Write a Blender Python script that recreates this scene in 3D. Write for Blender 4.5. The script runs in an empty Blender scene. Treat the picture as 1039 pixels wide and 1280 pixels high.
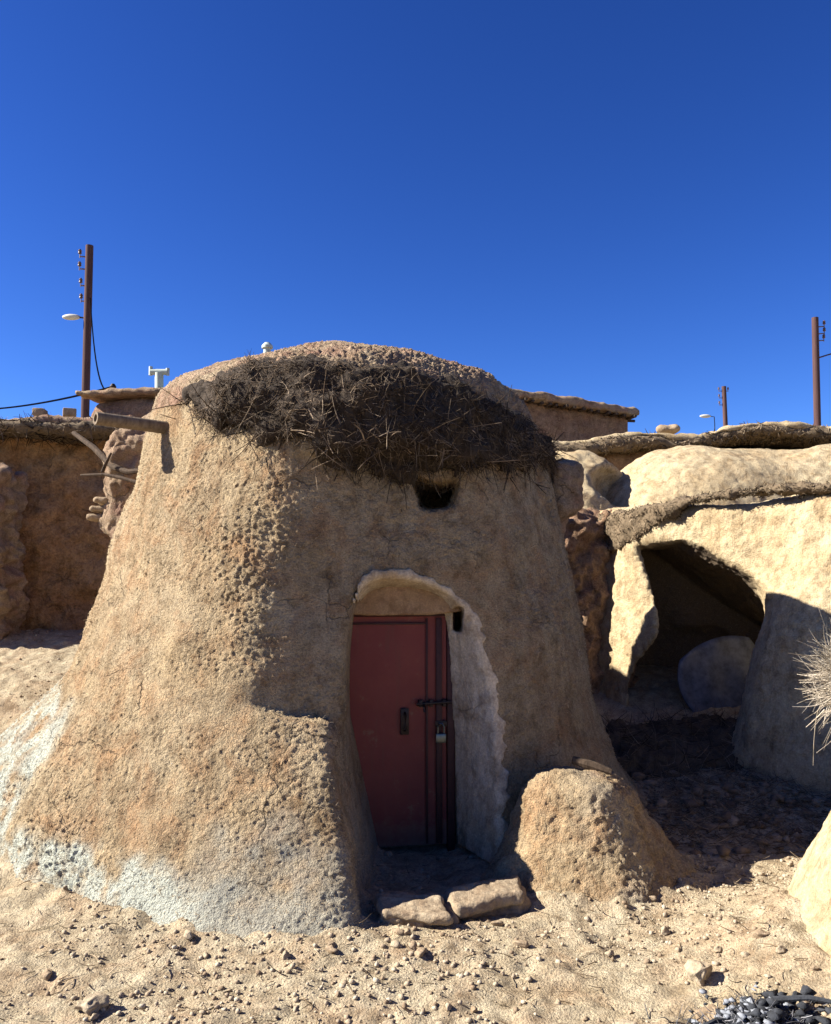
import bpy, bmesh, math, random
import numpy as np
from mathutils import Vector, Matrix

random.seed(7)
RNG = np.random.default_rng(11)
scene = bpy.context.scene
C = scene.collection

# ------------------------------------------------------------------ camera, sky, sun, exposure
PW, PH, FPX = 1039.0, 1280.0, 1065.0
EYE = 1.55
TILT = math.radians(4.3)
cam_d = bpy.data.cameras.new("camera")
cam = bpy.data.objects.new("camera", cam_d)
C.objects.link(cam)
cam.location = (0, 0, EYE)
cam.rotation_euler = (math.pi / 2 + TILT, 0, 0)
cam_d.sensor_fit = 'HORIZONTAL'
cam_d.sensor_width = 36.0
cam_d.lens = FPX / PW * 36.0
cam_d.clip_start = 0.05
cam_d.clip_end = 3000
scene.camera = cam

SUN_EL = math.radians(34.5)
SUN_AZ = math.radians(2.5)            # sun stands to the left (-X) and a touch on the camera's side (-Y)
to_sun = Vector((-math.cos(SUN_EL) * math.cos(SUN_AZ), -math.cos(SUN_EL) * math.sin(SUN_AZ), math.sin(SUN_EL)))
world = bpy.data.worlds.new("World")
scene.world = world
world.use_nodes = True
wn = world.node_tree
wn.nodes.clear()
w_out = wn.nodes.new("ShaderNodeOutputWorld")
w_bg = wn.nodes.new("ShaderNodeBackground")
w_sky = wn.nodes.new("ShaderNodeTexSky")
w_sky.sky_type = 'NISHITA'
w_sky.sun_disc = False
w_sky.sun_elevation = SUN_EL
w_sky.sun_rotation = math.atan2(to_sun.x, to_sun.y)
w_sky.altitude = 1800
w_sky.air_density = 1.0
w_sky.dust_density = 0.55
w_sky.ozone_density = 6.0
w_hsv = wn.nodes.new("ShaderNodeHueSaturation")
w_hsv.inputs["Saturation"].default_value = 1.1
w_hsv.inputs["Value"].default_value = 0.69
w_hsv.inputs["Hue"].default_value = 0.513
w_gam = wn.nodes.new("ShaderNodeGamma")
w_gam.inputs[1].default_value = 1.3
wn.links.new(w_sky.outputs[0], w_gam.inputs[0])
wn.links.new(w_gam.outputs[0], w_hsv.inputs["Color"])
wn.links.new(w_hsv.outputs[0], w_bg.inputs[0])
w_bg.inputs[1].default_value = 0.05
wn.links.new(w_bg.outputs[0], w_out.inputs[0])

sun_d = bpy.data.lights.new("sun", 'SUN')
sun_d.energy = 5.0
sun_d.angle = math.radians(0.5)
sun_d.color = (1.0, 0.95, 0.86)
sun = bpy.data.objects.new("sun", sun_d)
C.objects.link(sun)
sun.location = (-20, -5, 20)
sun.rotation_euler = to_sun.to_track_quat('Z', 'Y').to_euler()

scene.view_settings.view_transform = 'Standard'
scene.view_settings.look = 'None'
scene.view_settings.exposure = 1.7
scene.view_settings.gamma = 1.0
try:
    scene.cycles.max_bounces = 6
    scene.cycles.diffuse_bounces = 3
except Exception:
    pass


def P(px, py, Y):
    """world point seen at photo pixel (px, py) at depth Y (used to lay out the place)"""
    a = (PH / 2 - py) / FPX
    dy = math.cos(TILT) - a * math.sin(TILT)
    dz = math.sin(TILT) + a * math.cos(TILT)
    t = Y / dy
    return Vector(((px - PW / 2) / FPX * t, Y, EYE + dz * t))


# ------------------------------------------------------------------ numpy helpers
TAB = RNG.random((64, 64, 64)).astype(np.float32)


def vnoise(p, freq, seed=0):
    q = p * freq + np.array([13.7 * seed + 5.3, 7.9 * seed + 1.1, 3.3 * seed + 9.7])
    i = np.floor(q).astype(np.int64)
    f = (q - i).astype(np.float32)
    f = f * f * (3 - 2 * f)
    x0, y0, z0 = (i & 63).T
    x1, y1, z1 = ((i + 1) & 63).T
    fx, fy, fz = f.T
    a = TAB[x0, y0, z0] * (1 - fx) + TAB[x1, y0, z0] * fx
    b = TAB[x0, y1, z0] * (1 - fx) + TAB[x1, y1, z0] * fx
    c = TAB[x0, y0, z1] * (1 - fx) + TAB[x1, y0, z1] * fx
    d = TAB[x0, y1, z1] * (1 - fx) + TAB[x1, y1, z1] * fx
    return (a * (1 - fy) + b * fy) * (1 - fz) + (c * (1 - fy) + d * fy) * fz - 0.5


def fbm(p, freq, octs=3, seed=0, gain=0.5):
    v = 0
    a = 1.0
    for o in range(octs):
        v = v + a * vnoise(p, freq * 2 ** o, seed + o * 3)
        a *= gain
    return v


def smin(a, b, k):
    h = np.clip(0.5 + 0.5 * (b - a) / k, 0, 1)
    return b * (1 - h) + a * h - k * h * (1 - h)


def smax(a, b, k):
    return -smin(-a, -b, k)


ROT = np.array(Matrix.Rotation(0.7, 3, Vector((1, 2, 1)).normalized()))


def sstep(a, b, x):
    t = np.clip((x - a) / (b - a), 0, 1)
    return t * t * (3 - 2 * t)


def ellip(X, Y, Z, c, r):
    q = np.sqrt(((X - c[0]) / r[0]) ** 2 + ((Y - c[1]) / r[1]) ** 2 + ((Z - c[2]) / r[2]) ** 2)
    return (q - 1) * min(r)


def rbox(X, Y, Z, c, half, rad, rot=0.0):
    x, y, z = X - c[0], Y - c[1], Z - c[2]
    if rot:
        cs, sn = math.cos(rot), math.sin(rot)
        x, y = x * cs + y * sn, -x * sn + y * cs
    qx, qy, qz = np.abs(x) - half[0] + rad, np.abs(y) - half[1] + rad, np.abs(z) - half[2] + rad
    out = np.sqrt(np.maximum(qx, 0) ** 2 + np.maximum(qy, 0) ** 2 + np.maximum(qz, 0) ** 2)
    return out + np.minimum(np.maximum(qx, np.maximum(qy, qz)), 0) - rad


def surface(f, lo, hi, h):
    """surface nets: (verts, quads) of f = 0"""
    xs = np.arange(lo[0], hi[0] + h, h, dtype=np.float32)
    ys = np.arange(lo[1], hi[1] + h, h, dtype=np.float32)
    zs = np.arange(lo[2], hi[2] + h, h, dtype=np.float32)
    X, Y, Z = np.meshgrid(xs, ys, zs, indexing='ij', sparse=True)
    F = np.broadcast_to(f(X, Y, Z), (len(xs), len(ys), len(zs))).astype(np.float32)
    S = F < 0
    cnt = np.zeros((len(xs) - 1, len(ys) - 1, len(zs) - 1), np.int8)
    for a in (0, 1):
        for b in (0, 1):
            for c in (0, 1):
                cnt += S[a:S.shape[0] - 1 + a, b:S.shape[1] - 1 + b, c:S.shape[2] - 1 + c]
    act = (cnt > 0) & (cnt < 8)
    ci, cj, ck = np.nonzero(act)
    idx = np.full(act.shape, -1, np.int64)
    idx[ci, cj, ck] = np.arange(len(ci))
    acc = np.zeros((len(ci), 3))
    num = np.zeros(len(ci))
    cor = [(a, b, c) for a in (0, 1) for b in (0, 1) for c in (0, 1)]
    for a in cor:
        for ax in range(3):
            if a[ax]:
                continue
            b = list(a)
            b[ax] = 1
            fa = F[ci + a[0], cj + a[1], ck + a[2]]
            fb = F[ci + b[0], cj + b[1], ck + b[2]]
            m = (fa < 0) != (fb < 0)
            t = np.where(m, fa / np.where(m, fa - fb, 1), 0)
            p = np.repeat(np.array([a], float), len(ci), 0)
            p[:, ax] += t
            acc += p * m[:, None]
            num += m
    v = (acc / num[:, None] + np.stack([ci, cj, ck], 1)) * h + np.array(lo)
    quads = []
    for ax in range(3):
        o1, o2 = (ax + 1) % 3, (ax + 2) % 3
        sl0 = [slice(1, -1)] * 3
        sl1 = [slice(1, -1)] * 3
        sl0[ax] = slice(0, -1)
        sl1[ax] = slice(1, None)
        s0, s1 = S[tuple(sl0)], S[tuple(sl1)]
        for flip, m in ((False, s0 & ~s1), (True, ~s0 & s1)):
            g = np.stack(np.nonzero(m), 1)
            if not len(g):
                continue
            g[:, o1] += 1
            g[:, o2] += 1
            cs = []
            for d1, d2 in ((-1, -1), (0, -1), (0, 0), (-1, 0)):
                q = g.copy()
                q[:, o1] += d1
                q[:, o2] += d2
                cs.append(idx[q[:, 0], q[:, 1], q[:, 2]])
            if flip:
                cs = cs[::-1]
            quads.append(np.stack(cs, 1))
    return v, np.concatenate(quads)


def refine(v, q, n=1):
    """split each quad in four"""
    for _ in range(n):
        nv = len(v)
        e = np.concatenate([np.stack([q[:, i], q[:, (i + 1) % 4]], 1) for i in range(4)])
        key = np.sort(e, 1)
        key = key[:, 0] * nv + key[:, 1]
        uk, inv = np.unique(key, return_inverse=True)
        mid = (v[uk // nv] + v[uk % nv]) / 2
        fc = v[q].mean(1)
        ei = inv.reshape(4, -1) + nv
        fi = np.arange(len(q)) + nv + len(uk)
        v = np.concatenate([v, mid, fc])
        q = np.concatenate([np.stack([q[:, i], ei[i], fi, ei[i - 1]], 1) for i in range(4)])
    return v, q


def normals(v, q):
    n = np.cross(v[q[:, 2]] - v[q[:, 0]], v[q[:, 3]] - v[q[:, 1]])
    out = np.zeros_like(v)
    for i in range(4):
        for k in range(3):
            out[:, k] += np.bincount(q[:, i], n[:, k], len(v))
    return out / (np.linalg.norm(out, axis=1, keepdims=True) + 1e-12)


def roughen(v, q, layers, seed=0):
    n = normals(v, q)
    d = 0
    for k, (freq, amp) in enumerate(layers):
        d = d + amp * 2 * vnoise(v, freq, seed + k * 5)
    return v + n * np.reshape(d, (-1, 1))


def keep(v, q, mask):
    q = q[mask]
    u, inv = np.unique(q, return_inverse=True)
    return v[u], inv.reshape(q.shape), u


def mesh_obj(name, v, faces, mat, parent=None, attrs=None, smooth=True):
    """faces: int array (n, 3) or (n, 4); verts in world coordinates"""
    base = np.array(parent_base(parent))
    me = bpy.data.meshes.new(name)
    v = np.asarray(v, dtype=np.float64) - base
    faces = np.asarray(faces)
    k = faces.shape[1]
    me.vertices.add(len(v))
    me.vertices.foreach_set("co", v.astype(np.float32).ravel())
    me.loops.add(faces.size)
    me.loops.foreach_set("vertex_index", faces.astype(np.int32).ravel())
    me.polygons.add(len(faces))
    me.polygons.foreach_set("loop_start", np.arange(0, faces.size, k, dtype=np.int32))
    me.polygons.foreach_set("loop_total", np.full(len(faces), k, np.int32))
    if smooth:
        me.polygons.foreach_set("use_smooth", np.ones(len(faces), bool))
    for an, av in (attrs or {}).items():
        at = me.attributes.new(an, 'FLOAT', 'POINT')
        at.data.foreach_set("value", np.asarray(av, np.float32))
    me.update(calc_edges=True)
    me.validate()
    me.materials.append(mat)
    o = bpy.data.objects.new(name, me)
    C.objects.link(o)
    if parent is not None:
        o.parent = parent
    return o


def parent_base(p):
    b = Vector((0, 0, 0))
    while p is not None:
        b = b + Vector(p.location)
        p = p.parent
    return b


def tag(o, label, cat, group=None):
    o["label"] = label
    o["category"] = cat
    if group:
        o["group"] = group
    return o


def thing(name, label, cat, loc, group=None):
    o = bpy.data.objects.new(name, None)
    o.empty_display_size = 0.2
    C.objects.link(o)
    o.location = loc
    return tag(o, label, cat, group)


class MB:
    """collects boxes, tubes and lumps into one mesh"""

    def __init__(self):
        self.bm = bmesh.new()

    def box(self, c, half, rot=None, bevel=0.0):
        r = bmesh.ops.create_cube(self.bm, size=1.0)
        m = Matrix.Translation(Vector(c))
        if rot is not None:
            m = m @ rot.to_4x4()
        m = m @ Matrix.Diagonal((2 * half[0], 2 * half[1], 2 * half[2], 1))
        bmesh.ops.transform(self.bm, matrix=m, verts=r['verts'])
        if bevel:
            es = list({e for vv in r['verts'] for e in vv.link_edges})
            bmesh.ops.bevel(self.bm, geom=es, offset=bevel, segments=2, affect='EDGES', profile=0.5)
        return self

    def tube(self, pts, rad, n=8, cap=True, hollow=0.0):
        pts = [Vector(p) for p in pts]
        rads = rad if isinstance(rad, (list, tuple)) else [rad] * len(pts)
        rings = []
        up = Vector((0, 0, 1))
        for i, p in enumerate(pts):
            d = (pts[min(i + 1, len(pts) - 1)] - pts[max(i - 1, 0)]).normalized()
            a = d.cross(up if abs(d.z) < 0.95 else Vector((1, 0, 0))).normalized()
            b = d.cross(a)
            rings.append([self.bm.verts.new(p + (a * math.cos(t) + b * math.sin(t)) * rads[i])
                          for t in [2 * math.pi * k / n for k in range(n)]])
        for r0, r1 in zip(rings, rings[1:]):
            for k in range(n):
                self.bm.faces.new((r0[k], r0[(k + 1) % n], r1[(k + 1) % n], r1[k]))
        if cap:
            self.bm.faces.new(rings[0][::-1])
            self.bm.faces.new(rings[-1])
        return self

    def lathe(self, prof, base, n=20):
        rings = []
        for r, z in prof:
            rings.append([self.bm.verts.new((base[0] + r * math.cos(2 * math.pi * k / n), base[1] + r * math.sin(2 * math.pi * k / n), base[2] + z)) for k in range(n)])
        for r0, r1 in zip(rings, rings[1:]):
            for k in range(n):
                self.bm.faces.new((r0[k], r0[(k + 1) % n], r1[(k + 1) % n], r1[k]))
        self.bm.faces.new(rings[0][::-1])
        self.bm.faces.new(rings[-1])
        return self

    def build(self, name, mat, parent=None, smooth=True):
        bmesh.ops.recalc_face_normals(self.bm, faces=self.bm.faces[:])
        base = parent_base(parent)
        for vv in self.bm.verts:
            vv.co -= base
        me = bpy.data.meshes.new(name)
        self.bm.to_mesh(me)
        self.bm.free()
        if smooth:
            me.polygons.foreach_set("use_smooth", np.ones(len(me.polygons), bool))
            try:
                me.set_sharp_from_angle(angle=math.radians(40))
            except Exception:
                pass
        me.materials.append(mat)
        o = bpy.data.objects.new(name, me)
        C.objects.link(o)
        o.parent = parent
        return o


def strands(start, direc, length, rad, bend=0.35, seg=3):
    """thin curved three-sided twigs: (verts, quads, random value per vertex)"""
    n = len(start)
    direc = direc / (np.linalg.norm(direc, axis=1, keepdims=True) + 1e-9)
    side = np.cross(direc, RNG.normal(size=(n, 3)))
    side /= np.linalg.norm(side, axis=1, keepdims=True) + 1e-9
    oth = np.cross(direc, side)
    curve = side * RNG.normal(0, bend, (n, 1)) + oth * RNG.normal(0, bend, (n, 1))
    length = np.reshape(length, (-1, 1))
    rad = np.reshape(np.broadcast_to(rad, (n,)), (-1, 1))
    vs = np.zeros((n, seg + 1, 3, 3))
    for s in range(seg + 1):
        t = s / seg
        c = start + direc * length * t + curve * length * t * t
        rr = rad * (1 - 0.55 * t)
        for k in range(3):
            a = 2 * math.pi * k / 3
            vs[:, s, k] = c + (side * math.cos(a) + oth * math.sin(a)) * rr
    base = (np.arange(n) * (seg + 1) * 3)[:, None]
    fs = []
    for s in range(seg):
        for k in range(3):
            a, b = s * 3 + k, s * 3 + (k + 1) % 3
            fs.append(np.concatenate([base + a, base + b, base + b + 3, base + a + 3], 1))
    rnd = np.repeat(RNG.random(n), (seg + 1) * 3)
    return vs.reshape(-1, 3), np.concatenate(fs), rnd


def ico(sub=1):
    bm = bmesh.new()
    bmesh.ops.create_icosphere(bm, subdivisions=sub, radius=1.0)
    v = np.array([x.co[:] for x in bm.verts])
    f = np.array([[y.index for y in x.verts] for x in bm.faces])
    bm.free()
    return v, f


def lumps(pos, size, sub=1, flat=0.65, jag=0.28, sink=0.25):
    """many small stones in one mesh: (verts, tris, random value)"""
    bv, bf = ico(sub)
    n = len(pos)
    variants = []
    for _ in range(10):
        r = 1 + RNG.uniform(-jag, jag, (len(bv), 1))
        sc = RNG.uniform(0.65, 1.25, 3)
        variants.append(bv * r * sc)
    variants = np.array(variants)
    pick = RNG.integers(0, 10, n)
    vs = variants[pick].copy()
    ang = RNG.uniform(0, 2 * math.pi, n)
    cs, sn = np.cos(ang)[:, None], np.sin(ang)[:, None]
    x = vs[:, :, 0] * cs - vs[:, :, 1] * sn
    y = vs[:, :, 0] * sn + vs[:, :, 1] * cs
    z = vs[:, :, 2] * flat
    vs = np.stack([x, y, z], 2) * size[:, None, None]
    vs[:, :, 2] += (size * flat * (1 - 2 * sink))[:, None]
    vs += pos[:, None, :]
    fs = (bf[None] + (np.arange(n) * len(bv))[:, None, None]).reshape(-1, 3)
    return vs.reshape(-1, 3), fs, np.repeat(RNG.random(n), len(bv))


# ------------------------------------------------------------------ materials
def new_mat(name, rough=0.95):
    m = bpy.data.materials.new(name)
    m.use_nodes = True
    nt = m.node_tree
    b = nt.nodes["Principled BSDF"]
    b.inputs["Roughness"].default_value = rough
    if "Specular IOR Level" in b.inputs:
        b.inputs["Specular IOR Level"].default_value = 0.15
    return m, nt, b


def nd(nt, kind, **kw):
    n = nt.nodes.new(kind)
    for k, v in kw.items():
        if k in n.inputs:
            n.inputs[k].default_value = v
        else:
            setattr(n, k, v)
    return n


def noise(nt, vec, scale, detail=4, rough=0.6, dist=0.0):
    n = nd(nt, "ShaderNodeTexNoise", Scale=scale, Detail=detail, Roughness=rough, Distortion=dist)
    nt.links.new(vec, n.inputs["Vector"])
    return n.outputs[0]


def ramp(nt, fac, stops):
    r = nt.nodes.new("ShaderNodeValToRGB")
    el = r.color_ramp.elements
    while len(el) < len(stops):
        el.new(0.5)
    for e, (p, c) in zip(el, stops):
        e.position = p
        e.color = (*c, 1) if len(c) == 3 else c
    nt.links.new(fac, r.inputs[0])
    return r.outputs[0]


def mix(nt, fac, a, b, mode='MIX'):
    m = nt.nodes.new("ShaderNodeMix")
    m.data_type = 'RGBA'
    m.blend_type = mode
    for sock, val in ((m.inputs[0], fac), (m.inputs[6], a), (m.inputs[7], b)):
        if hasattr(val, "links"):
            nt.links.new(val, sock)
        elif isinstance(val, tuple):
            sock.default_value = (*val, 1)
        else:
            sock.default_value = val
    return m.outputs[2]


def math_n(nt, op, a, b=None, clamp=False):
    m = nt.nodes.new("ShaderNodeMath")
    m.operation = op
    m.use_clamp = clamp
    for i, val in enumerate((a, b)):
        if val is None:
            continue
        if hasattr(val, "links"):
            nt.links.new(val, m.inputs[i])
        else:
            m.inputs[i].default_value = val
    return m.outputs[0]


def attr(nt, name):
    a = nt.nodes.new("ShaderNodeAttribute")
    a.attribute_name = name
    return a.outputs["Fac"]


def mud(name, ca, cb, cc, grain=1.0, bump=0.016, lime=None, gray=None, grain_lo=0.52, straw=True, cracks=0.5):
    """straw-tempered mud plaster: ca/cb broad tones, cc reddish patches; lime / gray: colours of painted stains held in vertex masks"""
    m, nt, b = new_mat(name)
    pos = nt.nodes.new("ShaderNodeNewGeometry").outputs["Position"]
    col = mix(nt, ramp(nt, noise(nt, pos, 1.7, 6, 0.65), [(0.35, (0, 0, 0)), (0.65, (1, 1, 1))]), ca, cb)
    col = mix(nt, ramp(nt, noise(nt, pos, 4.3, 5, 0.7, 0.6), [(0.46, (0, 0, 0)), (0.68, (0.8, 0.8, 0.8))]), col, cc)
    m3 = noise(nt, pos, 10, 8, 0.72, 0.4)
    col = mix(nt, 1.0, col, ramp(nt, m3, [(0.36, (0.66, 0.62, 0.58)), (0.5, (1, 1, 1)), (0.66, (1.18, 1.17, 1.14))]), 'MULTIPLY')
    ms = nt.nodes.new("ShaderNodeMapping")
    ms.inputs["Scale"].default_value = (7.0, 7.0, 0.9)
    nt.links.new(pos, ms.inputs[0])
    col = mix(nt, 1.0, col, ramp(nt, noise(nt, ms.outputs[0], 1.3, 5, 0.65, 0.5), [(0.36, (0.80, 0.77, 0.74)), (0.55, (1, 1, 1)), (0.7, (1.06, 1.06, 1.06))]), 'MULTIPLY')
    ck = nd(nt, "ShaderNodeTexVoronoi", Scale=2.6)
    ck.feature = 'DISTANCE_TO_EDGE'
    warp = nt.nodes.new("ShaderNodeVectorMath")
    warp.operation = 'MULTIPLY_ADD'
    wn_ = nd(nt, "ShaderNodeTexNoise", Scale=4.0, Detail=4.0)
    nt.links.new(pos, wn_.inputs["Vector"])
    nt.links.new(wn_.outputs[1], warp.inputs[0])
    warp.inputs[1].default_value = (0.35, 0.35, 0.35)
    nt.links.new(pos, warp.inputs[2])
    nt.links.new(warp.outputs[0], ck.inputs["Vector"])
    crack = math_n(nt, 'MULTIPLY', ramp(nt, ck.outputs["Distance"], [(0.004, (1, 1, 1)), (0.014, (0, 0, 0))]), ramp(nt, noise(nt, pos, 2.1, 3), [(0.52, (0, 0, 0)), (0.6, (1, 1, 1))]))
    col = mix(nt, math_n(nt, 'MULTIPLY', crack, cracks), col, (0.10, 0.07, 0.045))
    if lime:
        col = mix(nt, attr(nt, "lime"), col, lime)
    if gray:
        col = mix(nt, attr(nt, "gray"), col, gray)
    g1 = noise(nt, pos, 85 * grain, 5, 0.72)
    col = mix(nt, 1.0, col, ramp(nt, g1, [(0.3, (grain_lo,) * 3), (0.48, (0.95,) * 3), (0.66, (1.25, 1.24, 1.2))]), 'MULTIPLY')
    if straw:
        # pale bits of chopped straw pressed into the mud
        mp = nt.nodes.new("ShaderNodeMapping")
        mp.inputs["Scale"].default_value = (1.0, 1.0, 2.6)
        mp.inputs["Rotation"].default_value = (0.5, 0.3, 0.2)
        nt.links.new(pos, mp.inputs[0])
        s1 = noise(nt, mp.outputs[0], 120 * grain, 2, 0.5, 1.2)
        col = mix(nt, ramp(nt, s1, [(0.62, (0, 0, 0)), (0.7, (0.55, 0.55, 0.55))]), col, (0.46, 0.37, 0.24))
    nt.links.new(col, b.inputs["Base Color"])
    vo = nd(nt, "ShaderNodeTexVoronoi", Scale=110 * grain)
    wob = mix(nt, 0.03, pos, pos)
    nt.links.new(pos, vo.inputs["Vector"])
    h = math_n(nt, 'ADD', math_n(nt, 'MULTIPLY', g1, 1.0), math_n(nt, 'MULTIPLY', noise(nt, pos, 160 * grain, 3, 0.6), 0.45))
    h = math_n(nt, 'SUBTRACT', h, math_n(nt, 'MULTIPLY', vo.outputs["Distance"], 0.35))
    h = math_n(nt, 'SUBTRACT', h, math_n(nt, 'MULTIPLY', crack, 1.5 * cracks))
    bp = nd(nt, "ShaderNodeBump", Strength=1.0, Distance=bump)
    nt.links.new(h, bp.inputs["Height"])
    nt.links.new(bp.outputs[0], b.inputs["Normal"])
    return m


def twig_mat(name, dark, mid, light, pos_scale=3.0):
    m, nt, b = new_mat(name, 0.9)
    pos = nt.nodes.new("ShaderNodeNewGeometry").outputs["Position"]
    col = ramp(nt, attr(nt, "rnd"), [(0.0, dark), (0.55, mid), (1.0, light)])
    col = mix(nt, 1.0, col, ramp(nt, noise(nt, pos, pos_scale, 5, 0.7), [(0.36, (0.25, 0.25, 0.23)), (0.64, (1.35, 1.3, 1.25))]), 'MULTIPLY')
    nt.links.new(col, b.inputs["Base Color"])
    return m


def stone_mat(name, ca, cb, bump=0.01, scale=14):
    m, nt, b = new_mat(name)
    pos = nt.nodes.new("ShaderNodeNewGeometry").outputs["Position"]
    col = mix(nt, ramp(nt, noise(nt, pos, scale, 6, 0.7), [(0.38, (0, 0, 0)), (0.62, (1, 1, 1))]), ca, cb)
    col = mix(nt, 1.0, col, ramp(nt, noise(nt, pos, 90, 4, 0.7), [(0.3, (0.7,) * 3), (0.65, (1.12,) * 3)]), 'MULTIPLY')
    nt.links.new(col, b.inputs["Base Color"])
    bp = nd(nt, "ShaderNodeBump", Strength=0.9, Distance=bump)
    nt.links.new(noise(nt, pos, 40, 6, 0.7), bp.inputs["Height"])
    nt.links.new(bp.outputs[0], b.inputs["Normal"])
    return m


def pebble_mat(name):
    m, nt, b = new_mat(name)
    pos = nt.nodes.new("ShaderNodeNewGeometry").outputs["Position"]
    col = ramp(nt, attr(nt, "rnd"), [(0.0, (0.20, 0.14, 0.088)), (0.3, (0.29, 0.22, 0.148)), (0.7, (0.355, 0.285, 0.197)), (1.0, (0.42, 0.355, 0.262))])
    col = mix(nt, 1.0, col, ramp(nt, noise(nt, pos, 80, 4, 0.7), [(0.3, (0.75,) * 3), (0.65, (1.1,) * 3)]), 'MULTIPLY')
    nt.links.new(col, b.inputs["Base Color"])
    bp = nd(nt, "ShaderNodeBump", Strength=0.7, Distance=0.006)
    nt.links.new(noise(nt, pos, 120, 4, 0.7), bp.inputs["Height"])
    nt.links.new(bp.outputs[0], b.inputs["Normal"])
    return m


def plain(name, col, rough=0.7, metal=0.0, var=0.25, scale=25, bump=0.0):
    m, nt, b = new_mat(name, rough)
    b.inputs["Metallic"].default_value = metal
    if "Specular IOR Level" in b.inputs:
        b.inputs["Specular IOR Level"].default_value = 0.35
    pos = nt.nodes.new("ShaderNodeNewGeometry").outputs["Position"]
    n = noise(nt, pos, scale, 6, 0.7)
    c = mix(nt, 1.0, col, ramp(nt, n, [(0.3, (1 - var,) * 3), (0.7, (1 + var * 0.6,) * 3)]), 'MULTIPLY')
    nt.links.new(c, b.inputs["Base Color"])
    if bump:
        bp = nd(nt, "ShaderNodeBump", Strength=0.8, Distance=bump)
        nt.links.new(n, bp.inputs["Height"])
        nt.links.new(bp.outputs[0], b.inputs["Normal"])
    return m


def wood_mat(name, ca, cb, axis_scale=(30, 30, 3)):
    m, nt, b = new_mat(name, 0.9)
    tc = nt.nodes.new("ShaderNodeTexCoord").outputs["Object"]
    mp = nt.nodes.new("ShaderNodeMapping")
    mp.inputs["Scale"].default_value = axis_scale
    nt.links.new(tc, mp.inputs[0])
    n = noise(nt, mp.outputs[0], 1.5, 5, 0.7, 0.4)
    c = mix(nt, ramp(nt, n, [(0.35, (0, 0, 0)), (0.65, (1, 1, 1))]), ca, cb)
    nt.links.new(c, b.inputs["Base Color"])
    bp = nd(nt, "ShaderNodeBump", Strength=0.8, Distance=0.006)
    nt.links.new(n, bp.inputs["Height"])
    nt.links.new(bp.outputs[0], b.inputs["Normal"])
    return m


def rust_door_mat(name):
    m, nt, b = new_mat(name, 0.55)
    if "Specular IOR Level" in b.inputs:
        b.inputs["Specular IOR Level"].default_value = 0.3
    pos = nt.nodes.new("ShaderNodeNewGeometry").outputs["Position"]
    c = mix(nt, ramp(nt, noise(nt, pos, 3.5, 6, 0.65), [(0.35, (0, 0, 0)), (0.7, (1, 1, 1))]), (0.145, 0.021, 0.018), (0.185, 0.036, 0.026))
    mp = nt.nodes.new("ShaderNodeMapping")
    mp.inputs["Scale"].default_value = (40, 40, 2.5)
    nt.links.new(pos, mp.inputs[0])
    st = noise(nt, mp.outputs[0], 1.0, 4, 0.6)
    c = mix(nt, ramp(nt, st, [(0.55, (0, 0, 0)), (0.75, (0.5, 0.5, 0.5))]), c, (0.11, 0.042, 0.028))
    c = mix(nt, ramp(nt, noise(nt, pos, 60, 3, 0.7), [(0.66, (0, 0, 0)), (0.74, (0.8, 0.8, 0.8))]), c, (0.05, 0.016, 0.010))
    sx = nt.nodes.new("ShaderNodeSeparateXYZ")
    nt.links.new(pos, sx.inputs[0])
    dust = math_n(nt, 'ADD', math_n(nt, 'MULTIPLY', sx.outputs[2], -2.2), math_n(nt, 'MULTIPLY', noise(nt, pos, 14, 5, 0.7), 0.9))
    c = mix(nt, ramp(nt, dust, [(0.05, (0, 0, 0)), (0.5, (0.55, 0.55, 0.55))]), c, (0.20, 0.14, 0.085))
    c = mix(nt, ramp(nt, noise(nt, pos, 7, 8, 0.8), [(0.58, (0, 0, 0)), (0.64, (0.85, 0.85, 0.85))]), c, (0.17, 0.075, 0.048))
    nt.links.new(c, b.inputs["Base Color"])
    bp = nd(nt, "ShaderNodeBump", Strength=0.35, Distance=0.01)
    nt.links.new(noise(nt, pos, 9, 3, 0.5), bp.inputs["Height"])
    nt.links.new(bp.outputs[0], b.inputs["Normal"])
    return m


TAN = (0.355, 0.276, 0.174)
TAN2 = (0.310, 0.228, 0.134)
RED = (0.295, 0.168, 0.084)
LIME = (0.40, 0.415, 0.35)
GRAY = (0.275, 0.255, 0.205)
M_house = mud("straw_mud_plaster", TAN, TAN2, RED, lime=LIME, gray=GRAY)
M_roof = mud("roof_mud", (0.34, 0.265, 0.175), (0.28, 0.19, 0.125), (0.27, 0.145, 0.105))
M_plaster = mud("smooth_plaster", (0.34, 0.225, 0.13), (0.30, 0.195, 0.11), (0.28, 0.165, 0.10), grain=1.2, bump=0.004, grain_lo=0.85, straw=False)
M_whitewash = mud("old_whitewash", (0.56, 0.46, 0.33), (0.44, 0.345, 0.235), (0.31, 0.215, 0.125), cracks=0.3, grain=1.0, bump=0.006, grain_lo=0.75, straw=False)
M_pale = mud("pale_mud", (0.41, 0.335, 0.212), (0.37, 0.288, 0.172), (0.32, 0.225, 0.122), cracks=0.12, grain=0.8, bump=0.009, grain_lo=0.7, lime=(0.42, 0.29, 0.09))
M_cave = mud("plastered_cave_front_shade", (0.41, 0.335, 0.212), (0.37, 0.288, 0.172), (0.32, 0.225, 0.122), cracks=0.12, grain=0.8, bump=0.009, grain_lo=0.7, lime=(0.42, 0.29, 0.09), gray=(0.11, 0.08, 0.054))  # gray is the hollow's shade painted in as a darker mud colour
M_far = mud("distant_mud", (0.28, 0.185, 0.115), (0.235, 0.145, 0.09), (0.22, 0.12, 0.078), grain=0.5, bump=0.02)
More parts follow.
